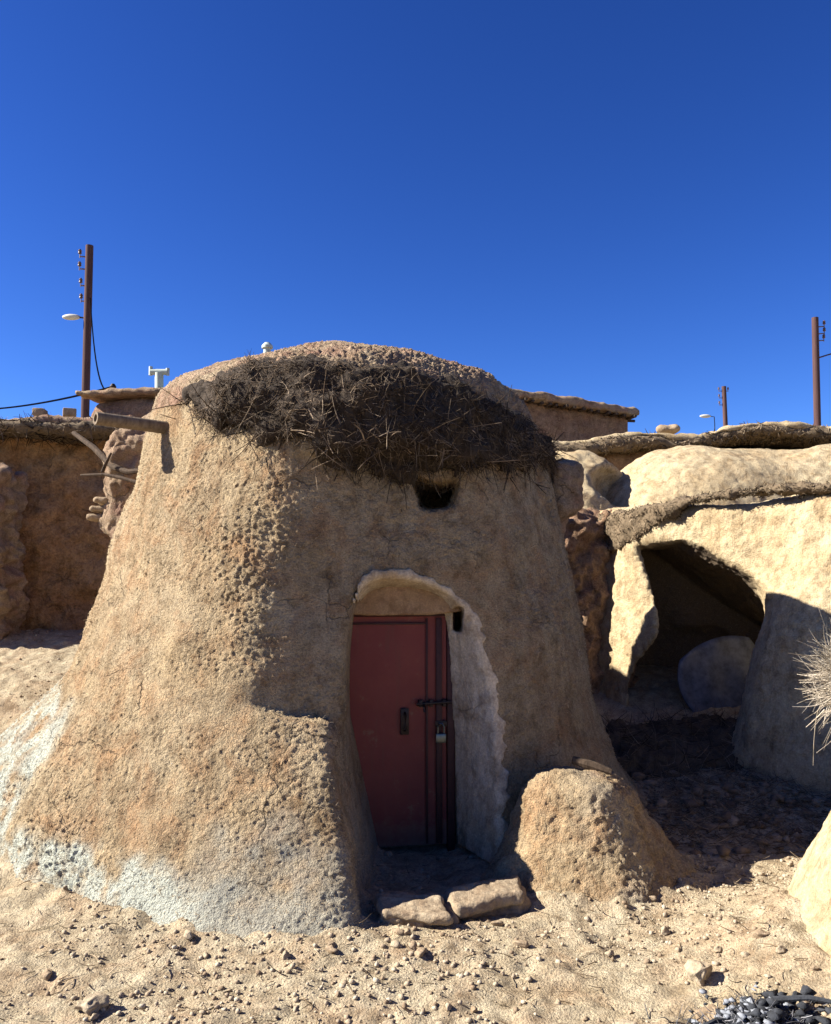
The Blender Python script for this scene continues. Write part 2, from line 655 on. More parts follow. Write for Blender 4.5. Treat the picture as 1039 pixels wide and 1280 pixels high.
M_back = mud("old_back_wall_mud", (0.40, 0.245, 0.12), (0.34, 0.18, 0.08), (0.36, 0.24, 0.145), grain=0.5, bump=0.02)
M_ground = mud("dry_ground", (0.40, 0.338, 0.234), (0.36, 0.29, 0.190), (0.335, 0.235, 0.145), cracks=0.0, grain=0.9, bump=0.014, straw=False)
M_thatch_core = plain("brush_core", (0.045, 0.031, 0.02), 1.0, var=0.5, scale=40, bump=0.02)
M_thatch = twig_mat("brush_twigs", (0.016, 0.011, 0.007), (0.085, 0.058, 0.037), (0.27, 0.21, 0.15), 3.2)
M_straw_core = plain("straw_core", (0.15, 0.108, 0.065), 1.0, var=0.5, scale=40, bump=0.02)
M_straw = twig_mat("straw_twigs", (0.05, 0.034, 0.02), (0.15, 0.108, 0.068), (0.30, 0.24, 0.165), 4.0)
M_dry = twig_mat("dry_bush_twigs", (0.24, 0.20, 0.15), (0.38, 0.33, 0.26), (0.52, 0.47, 0.39), 5.0)
M_shade_heap = stone_mat('shade_dark_rubble', (0.12, 0.085, 0.055), (0.055, 0.04, 0.027), 0.02, 9)  # rubble coloured dark to stand in for the passage's deep shade
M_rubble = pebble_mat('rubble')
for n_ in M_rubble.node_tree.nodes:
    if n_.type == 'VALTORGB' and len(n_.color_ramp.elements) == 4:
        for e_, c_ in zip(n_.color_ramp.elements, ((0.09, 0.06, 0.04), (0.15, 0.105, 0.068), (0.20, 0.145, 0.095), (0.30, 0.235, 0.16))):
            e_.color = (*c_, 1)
M_burnt = twig_mat('burnt_twigs', (0.02, 0.02, 0.022), (0.11, 0.11, 0.12), (0.36, 0.36, 0.38), 8.0)
M_fleck = twig_mat('straw_flecks', (0.20, 0.14, 0.08), (0.36, 0.275, 0.17), (0.50, 0.42, 0.29), 5.0)
M_litter = twig_mat("dry_litter", (0.10, 0.065, 0.04), (0.21, 0.155, 0.095), (0.36, 0.29, 0.20), 5.0)
M_stone = stone_mat("field_stone", (0.31, 0.235, 0.155), (0.24, 0.17, 0.105))
M_stone2 = stone_mat("pale_stone", (0.36, 0.29, 0.20), (0.28, 0.215, 0.14))
M_step = stone_mat("worn_step_stone", (0.33, 0.26, 0.175), (0.21, 0.15, 0.095), 0.014, 11)
M_pebble = pebble_mat("gravel")
M_door = rust_door_mat("red_oxide_door")
M_frame = plain("door_frame_paint", (0.045, 0.011, 0.010), 0.6, var=0.4, scale=30)
M_iron = plain("dark_iron", (0.035, 0.025, 0.022), 0.5, 0.6, var=0.4)
M_steel = plain("padlock_steel", (0.11, 0.125, 0.125), 0.35, 0.9, var=0.15)
M_brass = plain("padlock_body", (0.10, 0.12, 0.12), 0.35, 0.8)
M_beam = wood_mat("weathered_wood", (0.20, 0.155, 0.11), (0.11, 0.08, 0.055))
M_branch = wood_mat("branch_wood", (0.085, 0.058, 0.038), (0.04, 0.027, 0.018))
M_pole = wood_mat("pole_wood", (0.09, 0.05, 0.045), (0.05, 0.027, 0.026), (12, 12, 0.6))
M_tin = plain("grey_tin_sheet", (0.115, 0.125, 0.16), 0.65, 0.3, var=0.6, scale=9, bump=0.006)
M_lamp = plain("lamp_housing", (0.45, 0.44, 0.38), 0.5, var=0.1)
M_wire = plain("black_wire", (0.004, 0.004, 0.005), 1.0)
M_wire.node_tree.nodes["Principled BSDF"].inputs["Specular IOR Level"].default_value = 0.0
M_pipe = plain("white_pipe", (0.36, 0.40, 0.35), 0.6, var=0.2)
M_green = plain("pale_green_paint", (0.20, 0.34, 0.26), 0.6, var=0.2)
M_ash = plain("charred_scrap", (0.03, 0.032, 0.037), 1.0, var=0.6, scale=30, bump=0.01)
M_ashgrey = plain("grey_ash", (0.22, 0.23, 0.25), 0.9, var=0.4, scale=30, bump=0.008)
M_glaze = plain("ceramic_insulator", (0.10, 0.06, 0.05), 0.35)

# ------------------------------------------------------------------ the ground: one sheet
def terrain(x, y):
    left_bank = 0.92 * sstep(5.0, 8.2, y) * sstep(-1.2, -2.6, x)
    right = 0.16 * sstep(4.7, 6.3, y) * sstep(0.9, 2.2, x) + 0.5 * sstep(6.3, 8.5, y) * sstep(0.9, 1.6, x)
    hill = 1.9 * sstep(8.2, 17, y) + 1.2 * sstep(17, 60, y)
    near_right = 0.10 * sstep(0.9, 1.7, x) * sstep(4.6, 3.4, y)
    door = -0.03 * np.exp(-(((x - 0.1) / 0.3) ** 2 + ((y - 4.6) / 0.4) ** 2))
    step = 0.09 * sstep(-2.4, -2.7, x) * sstep(6.58, 6.62, y + 0.12 * np.sin(2.3 * x))
    return left_bank + right + hill + near_right + door + step


def ground_z(x, y):
    x, y = np.asarray(x, float), np.asarray(y, float)
    p = np.stack([x.ravel(), y.ravel(), np.zeros(x.size)], 1)
    n = 0.05 * fbm(p, 1.1, 3, 1) + 0.026 * vnoise(p, 7, 4) + 0.020 * vnoise(p, 16, 8) + 0.016 * vnoise(p, 31, 2)
    z = terrain(x, y) + n.reshape(x.shape)
    near = (np.abs(x) < 3.4) & (y > 2.0) & (y < 7.5)
    xs_, ys_ = x[near], y[near]
    zz_ = z[near] + 0.04
    lift = 0 * xs_
    for f, a, w in ((house_sdf, 0.055, 0.10), (mound_sdf, 0.06, 0.10), (bank_sdf, 0.11, 0.16)):
        lift = np.maximum(lift, a * np.exp(-np.clip(f(xs_, ys_, zz_), 0, 5) / w))
    z[near] += lift * (1 - 0.9 * sstep(-0.3, -0.15, xs_) * sstep(0.55, 0.4, xs_) * sstep(3.8, 4.0, ys_)) * (1 + 0.5 * n.reshape(x.shape)[near] / 0.05)
    return z


# ------------------------------------------------------------------ the main mud house
HC = (-0.52, 6.05)
RZ = np.array([-0.4, 0.0, 0.15, 0.28, 0.5, 0.82, 1.1, 1.44, 1.94, 2.45, 2.62, 2.75, 2.85, 2.95, 3.04, 3.10, 3.14])
RR = np.array([2.40, 2.30, 2.18, 2.09, 1.98, 1.83, 1.73, 1.62, 1.49, 1.36, 1.31, 1.27, 1.20, 1.10, 0.95, 0.75, 0.05])
FN = np.array([0.385, -0.905, 0.18])
FN = FN / np.linalg.norm(FN)
FP = np.array([-0.67, 4.41, 1.3])
DTH = math.radians(8)               # the door is turned a little to the right
D0 = Vector((-0.10, 5.00, 0.0))


def door_y(x):
    return D0.y + math.tan(DTH) * (x - D0.x)


def door_cut(X, Y, Z):
    yd = door_y(X) + 0.07
    dep = np.clip(yd - 0.07 - Y, -0.2, 0.8)
    xl = np.interp(Z, [-0.2, 0.0, 0.35, 0.75, 1.1, 1.4, 1.6], [-0.19, -0.215, -0.30, -0.37, -0.37, -0.335, -0.30]) - 0.02 * dep
    xr2 = np.interp(Z, [-0.2, 0.0, 0.5, 0.9, 1.2, 1.5], [0.235, 0.235, 0.22, 0.20, 0.185, 0.15]) + np.interp(Z, [0, 0.5, 0.9, 1.3, 1.5], [0.42, 0.66, 0.8, 0.62, 0.35]) * dep
    zt = 1.36 + 0.30 * np.clip(dep, 0, 0.5) + 0.10 * (1 - ((X + 0.09) / 0.33) ** 2)
    cut = smax(smax(xl - X, X - xr2, 0.04), Z - zt, 0.12)
    return cut


def house_sdf(X, Y, Z):
    dx, dy = X - HC[0], Y - HC[1]
    r = np.sqrt(dx * dx + dy * dy)
    ang = np.arctan2(dy, dx)
    # the plan is a little lumpy; the foot spreads more to the left
    wob = 0.03 * np.sin(3 * ang + 0.6) + 0.02 * np.sin(5 * ang + 2.0)
    left = np.clip(-dx / (r + 1e-6), 0, 1)
    R = np.interp(Z, RZ, RR).astype(np.float32)
    cone = (r - R - wob - 0.32 * left ** 5 * sstep(1.0, 0.35, Z) + 0.16 * left * sstep(0.3, 0.0, Z) + 0.21 * np.clip(dx / (r + 1e-6), 0, 1) ** 2 * sstep(1.6, 0.35, Z)) * 0.82
    top = ((Z - 3.09) + 0.125 * (r / 0.85) ** 2) * 0.85
    cone = smax(cone, top, 0.12)
    plane = FN[0] * (X - FP[0]) + FN[1] * (Y - FP[1]) + FN[2] * (Z - FP[2])
    plane = plane - 2.2 * np.clip(Z - 2.2, 0, 1)
    body = smax(cone, plane, 0.10)
    # low buttress left of the door: the old foot of the wall left standing
    ztop = 0.86 - 0.22 * (X + 0.66)
    xr = -0.27 - 0.20 * (Z - 0.1)
    butt = smax(smax(cone, Z - ztop, 0.05), X - xr, 0.06)
    butt = np.maximum(butt, Y - 5.2)
    body = smin(body, butt, 0.03)
    # doorway: a flared, round-topped recess
    cut = np.maximum(door_cut(X, Y, Z), Y - door_y(X) - 0.07)
    body = smax(body, -cut, 0.035)
    # smoke hole under the eave, and the gap beside the door's top corner
    hole = rbox(X, Y, Z + 0.02 * np.sin(14 * X), (0.125, 4.95, 2.035), (0.125 + 0.012 * np.sin(31 * Z), 0.70, 0.085), 0.035)
    body = smax(body, -hole, 0.02)
    gap = rbox(X, Y, Z, (0.245, 4.95, 1.30), (0.026, 0.35, 0.070), 0.02)
    body = smax(body, -gap, 0.01)
    return body


def mound_sdf(X, Y, Z):
    r = np.sqrt(((X - 0.84) / 1.0) ** 2 + ((Y - 4.54) / 1.0) ** 2)
    ang = np.arctan2(Y - 4.54, X - 0.84)
    R = np.interp(Z, [-0.2, 0, 0.15, 0.38, 0.5, 0.62], [0.62, 0.50, 0.395, 0.300, 0.24, 0.1])
    R = R + 0.12 * np.clip(np.cos(ang), 0, 1) * sstep(0.5, 0.0, Z) + 0.02 * np.sin(4 * ang)
    top = Z - 0.54 + 0.10 * np.clip(X - 0.80, 0, 1)
    return smax((r - R) * 0.85, top, 0.10)


def bank_sdf(X, Y, Z):
    d = ellip(X, Y, Z, (2.50, 3.30, -0.05), (0.98, 1.10, 0.98))
    return smin(smin(d, ellip(X, Y, Z, (2.22, 3.15, -0.15), (0.95, 0.95, 0.42)), 0.2), ellip(X, Y, Z, (2.72, 3.95, 0.0), (0.72, 0.85, 1.2)), 0.2)


def facet(v, n, lo=0.55, hi=0.85):
    for _ in range(n):
        d = RNG.normal(size=3)
        d /= np.linalg.norm(d)
        k = v @ d
        v = v - np.clip(k - RNG.uniform(lo, hi), 0, 9)[:, None] * d
    return v


def spaced(lo, hi, h, far_lo, far_hi):
    a = np.arange(lo, hi, h)
    left, right = [], []
    s, p = h, lo
    while p > far_lo:
        s *= 1.22
        p -= s
        left.append(p)
    s, p = h, a[-1]
    while p < far_hi:
        s *= 1.22
        p += s
        right.append(p)
    return np.array(left[::-1] + list(a) + right)


gx = spaced(-4.3, 3.3, 0.016, -400, 400)
gy = spaced(2.6, 8.6, 0.016, -120, 700)
GX, GY = np.meshgrid(gx, gy, indexing='ij')
GZ = ground_z(GX, GY)
gi = np.arange(GX.size).reshape(GX.shape)
gq = np.stack([gi[:-1, :-1], gi[1:, :-1], gi[1:, 1:], gi[:-1, 1:]], 2).reshape(-1, 4)
ground = mesh_obj("ground", np.stack([GX, GY, GZ], 2).reshape(-1, 3), gq, M_ground)
ground["kind"] = "structure"

hv, hq = surface(house_sdf, (-3.2, 3.4, -0.2), (2.1, 8.7, 3.3), 0.018)
hv, hq = refine(hv, hq)
HN = normals(hv, hq)
inrec = sstep(0.03, -0.02, hv[:, 0] * 0 + (4.62 - hv[:, 1])) * sstep(-0.45, -0.42, hv[:, 0]) * sstep(0.52, 0.45, hv[:, 0]) * sstep(1.6, 1.5, hv[:, 2])
amp = 1 - 0.8 * inrec
facade = sstep(0.10, -0.02, -((hv - FP) @ FN)) * sstep(2.3, 2.1, hv[:, 2])
vary = 0.5 * sstep(2.6, 2.75, hv[:, 2]) + 0.30 + 1.35 * np.clip(0.5 + 1.4 * fbm(hv, 2.3, 3, 71), 0, 1)
low = 0.035 * 2 * fbm(hv, 1.6, 2, 2) + 0.010 * 2 * vnoise(hv * np.array([1, 1, 0.6]), 4.2, 27) + 0.012 * 2 * vnoise(hv, 6.5, 21)
chip = np.clip(vnoise(hv, 13, 33) - 0.44, 0, 1) * 0.02
proud = lambda a: np.where(a > 0, a, 0.3 * a)
grain = 0.0035 * 2 * proud(vnoise(hv, 24, 5)) + 0.0040 * 2 * proud(vnoise(hv + 0.01 * vnoise(hv, 40, 3)[:, None], 52, 7)) + 0.0108 * 2 * proud(vnoise(hv @ ROT, 92, 9))
hv2 = hv + HN * ((low * (1 - 0.5 * inrec) - chip * amp + vary * grain * (amp * (1 - 0.35 * facade)))[:, None])
x, y, z = hv.T
nz = 0.30 * fbm(hv, 5, 3, 41)
n2 = fbm(hv, 14, 3, 44)
skirt = sstep(0.33, 0.15, z + 0.45 * nz + 0.06 * sstep(-1.9, -0.9, x)) * sstep(-0.62, -0.95, x + 0.5 * nz)
flank = sstep(0.02, -0.10, x + 1.80 + 0.42 * (0.89 - z) + 0.35 * nz) * sstep(0.92, 0.74, z + 0.5 * nz)
lime = np.clip(np.maximum(skirt, flank) * (0.76 + 1.7 * n2 + 1.5 * fbm(hv * np.array([1, 1, 0.45]), 8, 3, 57)), 0, 0.9) * sstep(0.0, -0.3, y - 6.3)
lime = np.maximum(lime, 0.55 * sstep(0.16, 0.05, z + 0.3 * nz) * sstep(-0.2, -0.4, x))
gray = sstep(0.46, 0.30, z + 0.6 * nz) * sstep(-1.05, -0.85, x + 0.4 * nz) * sstep(0.0, -0.2, x) * (0.55 + 0.8 * n2)
gray = np.maximum(gray, 0.5 * sstep(-1.7, -1.9, x) * sstep(0.55, 0.75, fbm(hv * np.array([3, 3, 0.6]), 3, 2, 51) + 0.55) * flank)

zc = hv[hq][:, :, 2].mean(1)
t_house = thing("mud_house", "large rounded straw-mud house with a red door and a dark brush eave", "house", (HC[0], HC[1], 0.0))
wv, wq, wi = keep(hv2, hq, zc < 2.62)
wall = mesh_obj("wall", wv, wq, M_house, t_house, {"lime": lime[wi], "gray": gray[wi]})
rv, rq, ri = keep(hv2, hq, zc >= 2.62)
roof = mesh_obj("roof", rv, rq, M_roof, t_house)


# plaster face over the door and the whitewashed jamb, thin coats laid on the mud
def lintel_sdf(X, Y, Z):
    arch = 1.52 - 0.9 * (X + 0.08) ** 2
    yd = door_y(X)
    d = smax(np.abs(Y - yd + 0.06) - 0.075, np.abs(X + 0.09) - 0.36, 0.03)
    return smax(smax(d, Z - arch, 0.03), 1.325 + 0.04 * (X + 0.09) ** 2 * 4 - Z, 0.015)


v_, q_ = surface(lintel_sdf, (-0.55, 4.7, 1.2), (0.4, 5.3, 1.65), 0.012)
mesh_obj("lintel", roughen(v_, q_, [(5, 0.008), (25, 0.003)], 3), q_, M_plaster, t_house)


def jamb_sdf(X, Y, Z):
    d = house_sdf(X, Y, Z) - 0.012
    rag = 0.016 * np.sin(23 * Z + 9 * X) + 0.012 * np.sin(47 * Z - 31 * X + 1) + 0.008 * np.sin(97 * Z + 60 * X)
    reg = door_cut(X, Y, Z) + 0.006 - 0.055 * sstep(-0.40, -0.12, X) - rag * (0.4 + 0.6 * sstep(-0.3, 0.1, X))
    reg = smax(reg, np.minimum(0.10 - X, 1.40 - Z), 0.03)
    reg = np.maximum(np.maximum(reg, Y - 5.02), 0.02 - Z)
    gap = rbox(X, Y, Z, (0.245, 4.95, 1.30), (0.028, 0.45, 0.075), 0.02)
    return np.maximum(np.maximum(d, reg), -gap)


v_, q_ = surface(jamb_sdf, (-0.55, 4.2, -0.1), (0.75, 5.1, 1.75), 0.011)
mesh_obj("jamb_plaster", roughen(v_, q_, [(6, 0.005), (24, 0.003), (60, 0.003)], 6), q_, M_whitewash, t_house)

# door
RD = Matrix.Rotation(DTH, 3, 'Z')


def dl(u, v, zz):
    """door frame coordinates: u along the door, v towards the viewer"""
    return D0 + RD @ Vector((u, -v, zz))


fr = MB()
fr.box(dl(-0.325, 0.0, 0.66), (0.022, 0.03, 0.70), RD, 0.004)
fr.box(dl(0.305, 0.0, 0.66), (0.022, 0.03, 0.70), RD, 0.004)
fr.box(dl(-0.01, 0.0, 1.34), (0.293, 0.03, 0.022), RD, 0.004)
fr.build("door_frame", M_frame, t_house)
t_door = MB()
bmd = t_door.bm
NU, NZ = 24, 50
grid = [[bmd.verts.new(dl(-0.30 + 0.58 * i / NU, 0.012 + 0.004 * math.sin(5.0 * i / NU + 2.2 * k / NZ) + 0.003 * math.sin(9 * k / NZ + 1), 0.015 + 1.30 * k / NZ)) for k in range(NZ + 1)] for i in range(NU + 1)]
for i in range(NU):
    for k in range(NZ):
        bmd.faces.new((grid[i][k], grid[i + 1][k], grid[i + 1][k + 1], grid[i][k + 1]))
t_door.box(dl(-0.01, -0.012, 0.665), (0.29, 0.012, 0.65), RD)
door = t_door.build("door", M_door, t_house)
sb = MB()
sb.box(dl(0.235, 0.024, 0.665), (0.0175, 0.009, 0.64), RD, 0.003)
sb.box(dl(0.165, 0.020, 0.665), (0.006, 0.006, 0.64), RD, 0.002)
sb.box(dl(-0.06, 0.020, 1.275), (0.219, 0.006, 0.006), RD, 0.002)
sb.build("edge_strip", M_frame, door)
bo = MB()
bo.tube([dl(0.10, 0.05, 0.815), dl(0.30, 0.05, 0.825)], 0.010, 10)
for u in (0.125, 0.185, 0.262):
    bo.box(dl(u, 0.036, 0.818), (0.010, 0.02, 0.02), RD, 0.003)
bo.tube([dl(0.14, 0.05, 0.815), dl(0.14, 0.085, 0.800), dl(0.14, 0.09, 0.775)], 0.007, 8)
bo.build("bolt", M_iron, door)
ha = MB()
ha.box(dl(0.035, 0.022, 0.715), (0.024, 0.007, 0.075), RD, 0.003)
ha.tube([dl(0.035, 0.025, 0.765), dl(0.035, 0.06, 0.755), dl(0.035, 0.06, 0.675), dl(0.035, 0.025, 0.665)], 0.008, 8)
ha.build("handle", M_iron, door)
hp = MB()
hp.box(dl(0.245, 0.036, 0.70), (0.035, 0.004, 0.016), RD, 0.002)
hp.build("hasp", M_iron, door)
pk = MB()
pk.tube([dl(0.222, 0.056, 0.645), dl(0.222, 0.056, 0.685), dl(0.232, 0.056, 0.703), dl(0.248, 0.056, 0.703), dl(0.258, 0.056, 0.685), dl(0.258, 0.056, 0.645)], 0.0055, 8)
pk.box(dl(0.24, 0.056, 0.622), (0.030, 0.013, 0.026), RD, 0.005)
padlock = pk.build("padlock", M_steel, door)

# brush eave: dark mass wrapped round the shoulder of the house
LX = np.array([-1.45, -1.34, -1.02, -0.62, -0.39, -0.09, 0.18, 0.57, 0.88, 1.05])
LZ = np.array([2.60, 2.55, 2.37, 2.29, 2.15, 2.11, 2.15, 2.21, 2.28, 2.36])
UX = np.array([-1.45, -1.39, -1.12, -0.80, -0.42, 0.19, 0.66, 0.91, 1.05])
UZ = np.array([2.62, 2.70, 2.77, 2.80, 2.81, 2.75, 2.64, 2.52, 2.44])


def thatch_sdf(X, Y, Z):
    d = house_sdf(X, Y, Z)
    lo = np.interp(X, LX, LZ) + 0.03 * np.sin(X * 17) + 0.02 * np.sin(X * 41 + 1)
    up = np.interp(X, UX, UZ)
    mid = np.clip((Z - lo) / (up - lo + 1e-3), 0, 1)
    th = 0.065 * np.sqrt(np.clip(1 - (2 * mid - 0.9) ** 2, 0, 1))
    side = np.clip((X + 1.42) / 0.3, 0, 1)
    d = d - th * side * (1.0 + 0.25 * np.sin(X * 9 + 1) * np.sin(Z * 14))
    reg = smax(smax(lo - Z, Z - up, 0.06), Y - 6.6, 0.05)
    reg = np.maximum(reg, -1.47 - X)
    return smax(d, reg, 0.05)


tv, tq = surface(thatch_sdf, (-1.6, 4.3, 1.95), (1.25, 6.8, 2.95), 0.022)
tv = roughen(tv, tq, [(6, 0.022), (14, 0.022), (30, 0.018), (50, 0.014)], 12)
thatch = mesh_obj("brush_eave", tv, tq, M_thatch_core, t_house)


def brush(name, v, q, n, length, rad, mat, parent, out=0.5, down=0.35, zmin=-9, tang=1.0, bend=0.4, side=None):
    nn = normals(v, q)
    w = np.where(v[:, 2] > zmin, 1.0, 0.0)
    if side is not None:
        w = w * side(v, nn)
    pick = RNG.choice(len(v), n, p=w / w.sum())
    s = v[pick] + RNG.normal(0, 0.008, (n, 3))
    t = np.cross(nn[pick], RNG.normal(size=(n, 3)))
    t /= np.linalg.norm(t, axis=1, keepdims=True) + 1e-9
    d = nn[pick] * RNG.uniform(0.0, 2 * out, (n, 1)) + t * tang + np.array([0, 0, -down])
    L = RNG.uniform(*length, n)
    vs, fs, rnd = strands(s - nn[pick] * 0.01, d, L, RNG.uniform(*rad, n), bend)
    return mesh_obj(name, vs, fs, mat, parent, {"rnd": rnd}, smooth=False)


front_only = lambda v, nn: np.where((v[:, 1] < 6.4), 1.0, 0.0) * np.where(np.abs(thatch_dist(v)) > 0.03, 1.0, 0.02)


def thatch_dist(v):
    return house_sdf(v[:, 0], v[:, 1], v[:, 2])


brush("brush_twigs", tv, tq, 42000, (0.03, 0.10), (0.0013, 0.0030), M_thatch, thatch, 0.16, 0.25, side=front_only)

brush("brush_stems", tv, tq, 1300, (0.12, 0.30), (0.0028, 0.0055), M_thatch, thatch, 0.08, 0.5, bend=0.15, side=lambda v, nn: front_only(v, nn) * (v[:, 2] < 2.58))

# ragged ends hanging from the lower edge
nn_ = normals(tv, tq)
edge = (tv[:, 2] < np.interp(tv[:, 0], LX, LZ) + 0.07) & (tv[:, 1] < 6.4) & (nn_[:, 1] < 0.3)
pk_ = RNG.choice(np.nonzero(edge)[0], 5200)
dd = nn_[pk_] * RNG.uniform(0.0, 0.5, (5200, 1)) + RNG.normal(0, 0.55, (5200, 3)) + np.array([0, 0, -0.8])
sv, sf, sr = strands(tv[pk_] + RNG.normal(0, 0.01, (5200, 3)), dd, RNG.uniform(0.03, 0.12, 5200), RNG.uniform(0.0013, 0.003, 5200), 0.4)
mesh_obj("hanging_twigs", sv, sf, M_thatch, thatch, {"rnd": sr}, smooth=False)

# chopped straw standing out of the plaster
cand = np.nonzero((hv2[:, 1] < 6.2) & (hv2[:, 2] < 2.75) & (inrec < 0.2))[0]
pk_ = RNG.choice(cand, 36000)
dd = np.cross(HN[pk_], RNG.normal(size=(36000, 3))) + HN[pk_] * RNG.uniform(-0.05, 0.45, (36000, 1))
sv, sf, sr = strands(hv2[pk_] - HN[pk_] * 0.001, dd, RNG.uniform(0.008, 0.032, 36000), RNG.uniform(0.0006, 0.0014, 36000), 0.2, 2)
st_ = mesh_obj("straw_flecks", sv, sf, M_fleck, wall, {"rnd": sr}, smooth=False)
st_["kind"] = "stuff"

# drain spout of hollowed wood sticking out of the wall, left
root = Vector((-1.50, 5.30, 2.47))
tip = root + Vector((-0.80, -0.60, 0.03)).normalized() * 0.50
sp = MB()
dirv = (tip - root).normalized()
sidev = dirv.cross(Vector((0, 0, 1))).normalized()
upv = sidev.cross(dirv)
NS = 12
prof_o = [(0.050 * math.cos(a), 0.040 * math.sin(a)) for a in [2 * math.pi * k / NS for k in range(NS)]]
prof_i = [(0.031 * math.cos(a), 0.024 * math.sin(a)) for a in [2 * math.pi * k / NS for k in range(NS)]]
ringsets = []
for prof, ends in ((prof_o, (0.0, 1.0)), (prof_i, (1.0, 0.25))):
    for t in ends:
        c = root.lerp(tip, t)
        ringsets.append([sp.bm.verts.new(c + sidev * a + upv * b) for a, b in prof])
for r0, r1 in zip(ringsets, ringsets[1:]):
    for k in range(NS):
        sp.bm.faces.new((r0[k], r0[(k + 1) % NS], r1[(k + 1) % NS], r1[k]))
sp.bm.faces.new(ringsets[-1])
sp.build("drain_spout", M_beam, t_house)


# block of mud built against the right shoulder, under the eave
def eave_block(X, Y, Z):
    return smin(rbox(X, Y, Z, (1.08, 6.45, 2.21), (0.13, 0.24, 0.20), 0.07, 0.2), ellip(X, Y, Z, (1.04, 6.5, 2.0), (0.10, 0.2, 0.22)), 0.08)


v_, q_ = surface(eave_block, (0.7, 6.0, 1.6), (1.5, 6.95, 2.6), 0.022)
v_, q_ = refine(v_, q_)
mesh_obj("eave_block", roughen(v_, q_, [(6, 0.03), (16, 0.014), (40, 0.008)], 5), q_, M_roof, t_house)

# ------------------------------------------------------------------ mound beside the door
v_, q_ = surface(mound_sdf, (0.0, 3.9, -0.15), (1.8, 5.5, 0.7), 0.022)
v_, q_ = refine(v_, q_)
mv = roughen(v_, q_, [(4, 0.025), (11, 0.014), (26, 0.005), (54, 0.006), (95, 0.008)], 8)
mound = mesh_obj("mud_mound", mv, q_, M_house, None, {"lime": 0 * mv[:, 0], "gray": 0.4 * sstep(-0.1, 0.3, fbm(mv, 5, 3, 15)) * sstep(0.7, 0.95, mv[:, 0])})
tag(mound, "squat rounded lump of rough mud standing right of the red door", "mud mound")

st = MB()
st.tube([P(716, 950, 4.60), P(740, 957, 4.56), P(764, 966, 4.54)], [0.022, 0.026, 0.02], 8)
stick = st.build("broken_branch", M_branch)
tag(stick, "short thick piece of broken branch lying on top of the mound beside the door", "branch")

# ------------------------------------------------------------------ flagstones before the door
def slab(name, cx, cy, top, hx, hy, hz, seed, rot, mat, label, tip=(0, 0)):
    v, q = surface(lambda X, Y, Z: rbox(X + 0 * Z, Y, Z - tip[0] * (X - cx) - tip[1] * (Y - cy), (cx + 0.03 * np.sin(9 * Y), cy + 0.03 * np.sin(11 * X + seed), top - hz), (hx, hy, hz), min(0.03, hz * 0.9), rot), (cx - hx - 0.2, cy - hy - 0.2, top - 2 * hz - 0.14), (cx + hx + 0.2, cy + hy + 0.2, top + 0.14), 0.008)
    v = roughen(v, q, [(6, 0.012), (16, 0.007), (42, 0.005)], seed)
    return tag(mesh_obj(name, v, q, mat), label, "flagstone")


slab("flagstone", 0.0, 3.92, 0.10, 0.155, 0.11, 0.030, 3, 0.05, M_step, "flat pale flagstone at the foot of the buttress, left of the pair before the door", (0.0, 0.02))
slab("flagstone", 0.345, 4.07, 0.105, 0.175, 0.11, 0.035, 9, 0.2, M_step, "long flat flagstone leaning by the mound, right of the pair before the door", (0.03, 0.05))


def step_sdf(X, Y, Z):
    d = smin(rbox(X, Y, Z, (0.02, 3.98, -0.02), (0.16, 0.13, 0.095), 0.04, 0.05), rbox(X, Y, Z, (0.34, 4.12, -0.03), (0.18, 0.11, 0.105), 0.05, 0.2), 0.05)
    return d


v_, q_ = surface(step_sdf, (-0.3, 3.7, -0.15), (0.7, 4.5, 0.25), 0.012)
tag(mesh_obj("door_step", roughen(v_, q_, [(8, 0.03), (20, 0.016), (45, 0.008)], 44), q_, M_stone), "rough brown earth step under the two flagstones before the red door", "step")

# ------------------------------------------------------------------ left: ruined wall, its branches and stones
def ruin_sdf(X, Y, Z):
    d = rbox(X, Y, Z, (-2.12, 7.1, 1.40), (0.40, 0.55, 1.30), 0.16, 0.15)
    left = -2.50 + 0.30 * sstep(2.1, 1.6, Z) - X
    d = smax(d, left, 0.05)
    d = smin(d, ellip(X, Y, Z, (-1.80, 7.3, 2.70), (0.50, 0.6, 0.40)), 0.2)
    return d


v_, q_ = surface(ruin_sdf, (-2.9, 6.2, 0.3), (-1.2, 8.0, 3.3), 0.03)
v_, q_ = refine(v_, q_)
ruin = mesh_obj("broken_wall", roughen(v_, q_, [(3.5, 0.06), (9, 0.03), (22, 0.018), (45, 0.01)], 22), q_, M_roof)
tag(ruin, "crumbling mud wall end with rubble on top, behind the left shoulder of the big house", "wall")


def branch(pts, rads, label):
    b = MB()
    b.tube([P(*p) for p in pts], rads, 8)
    return tag(b.build("dead_branch", M_branch), label, "branch")


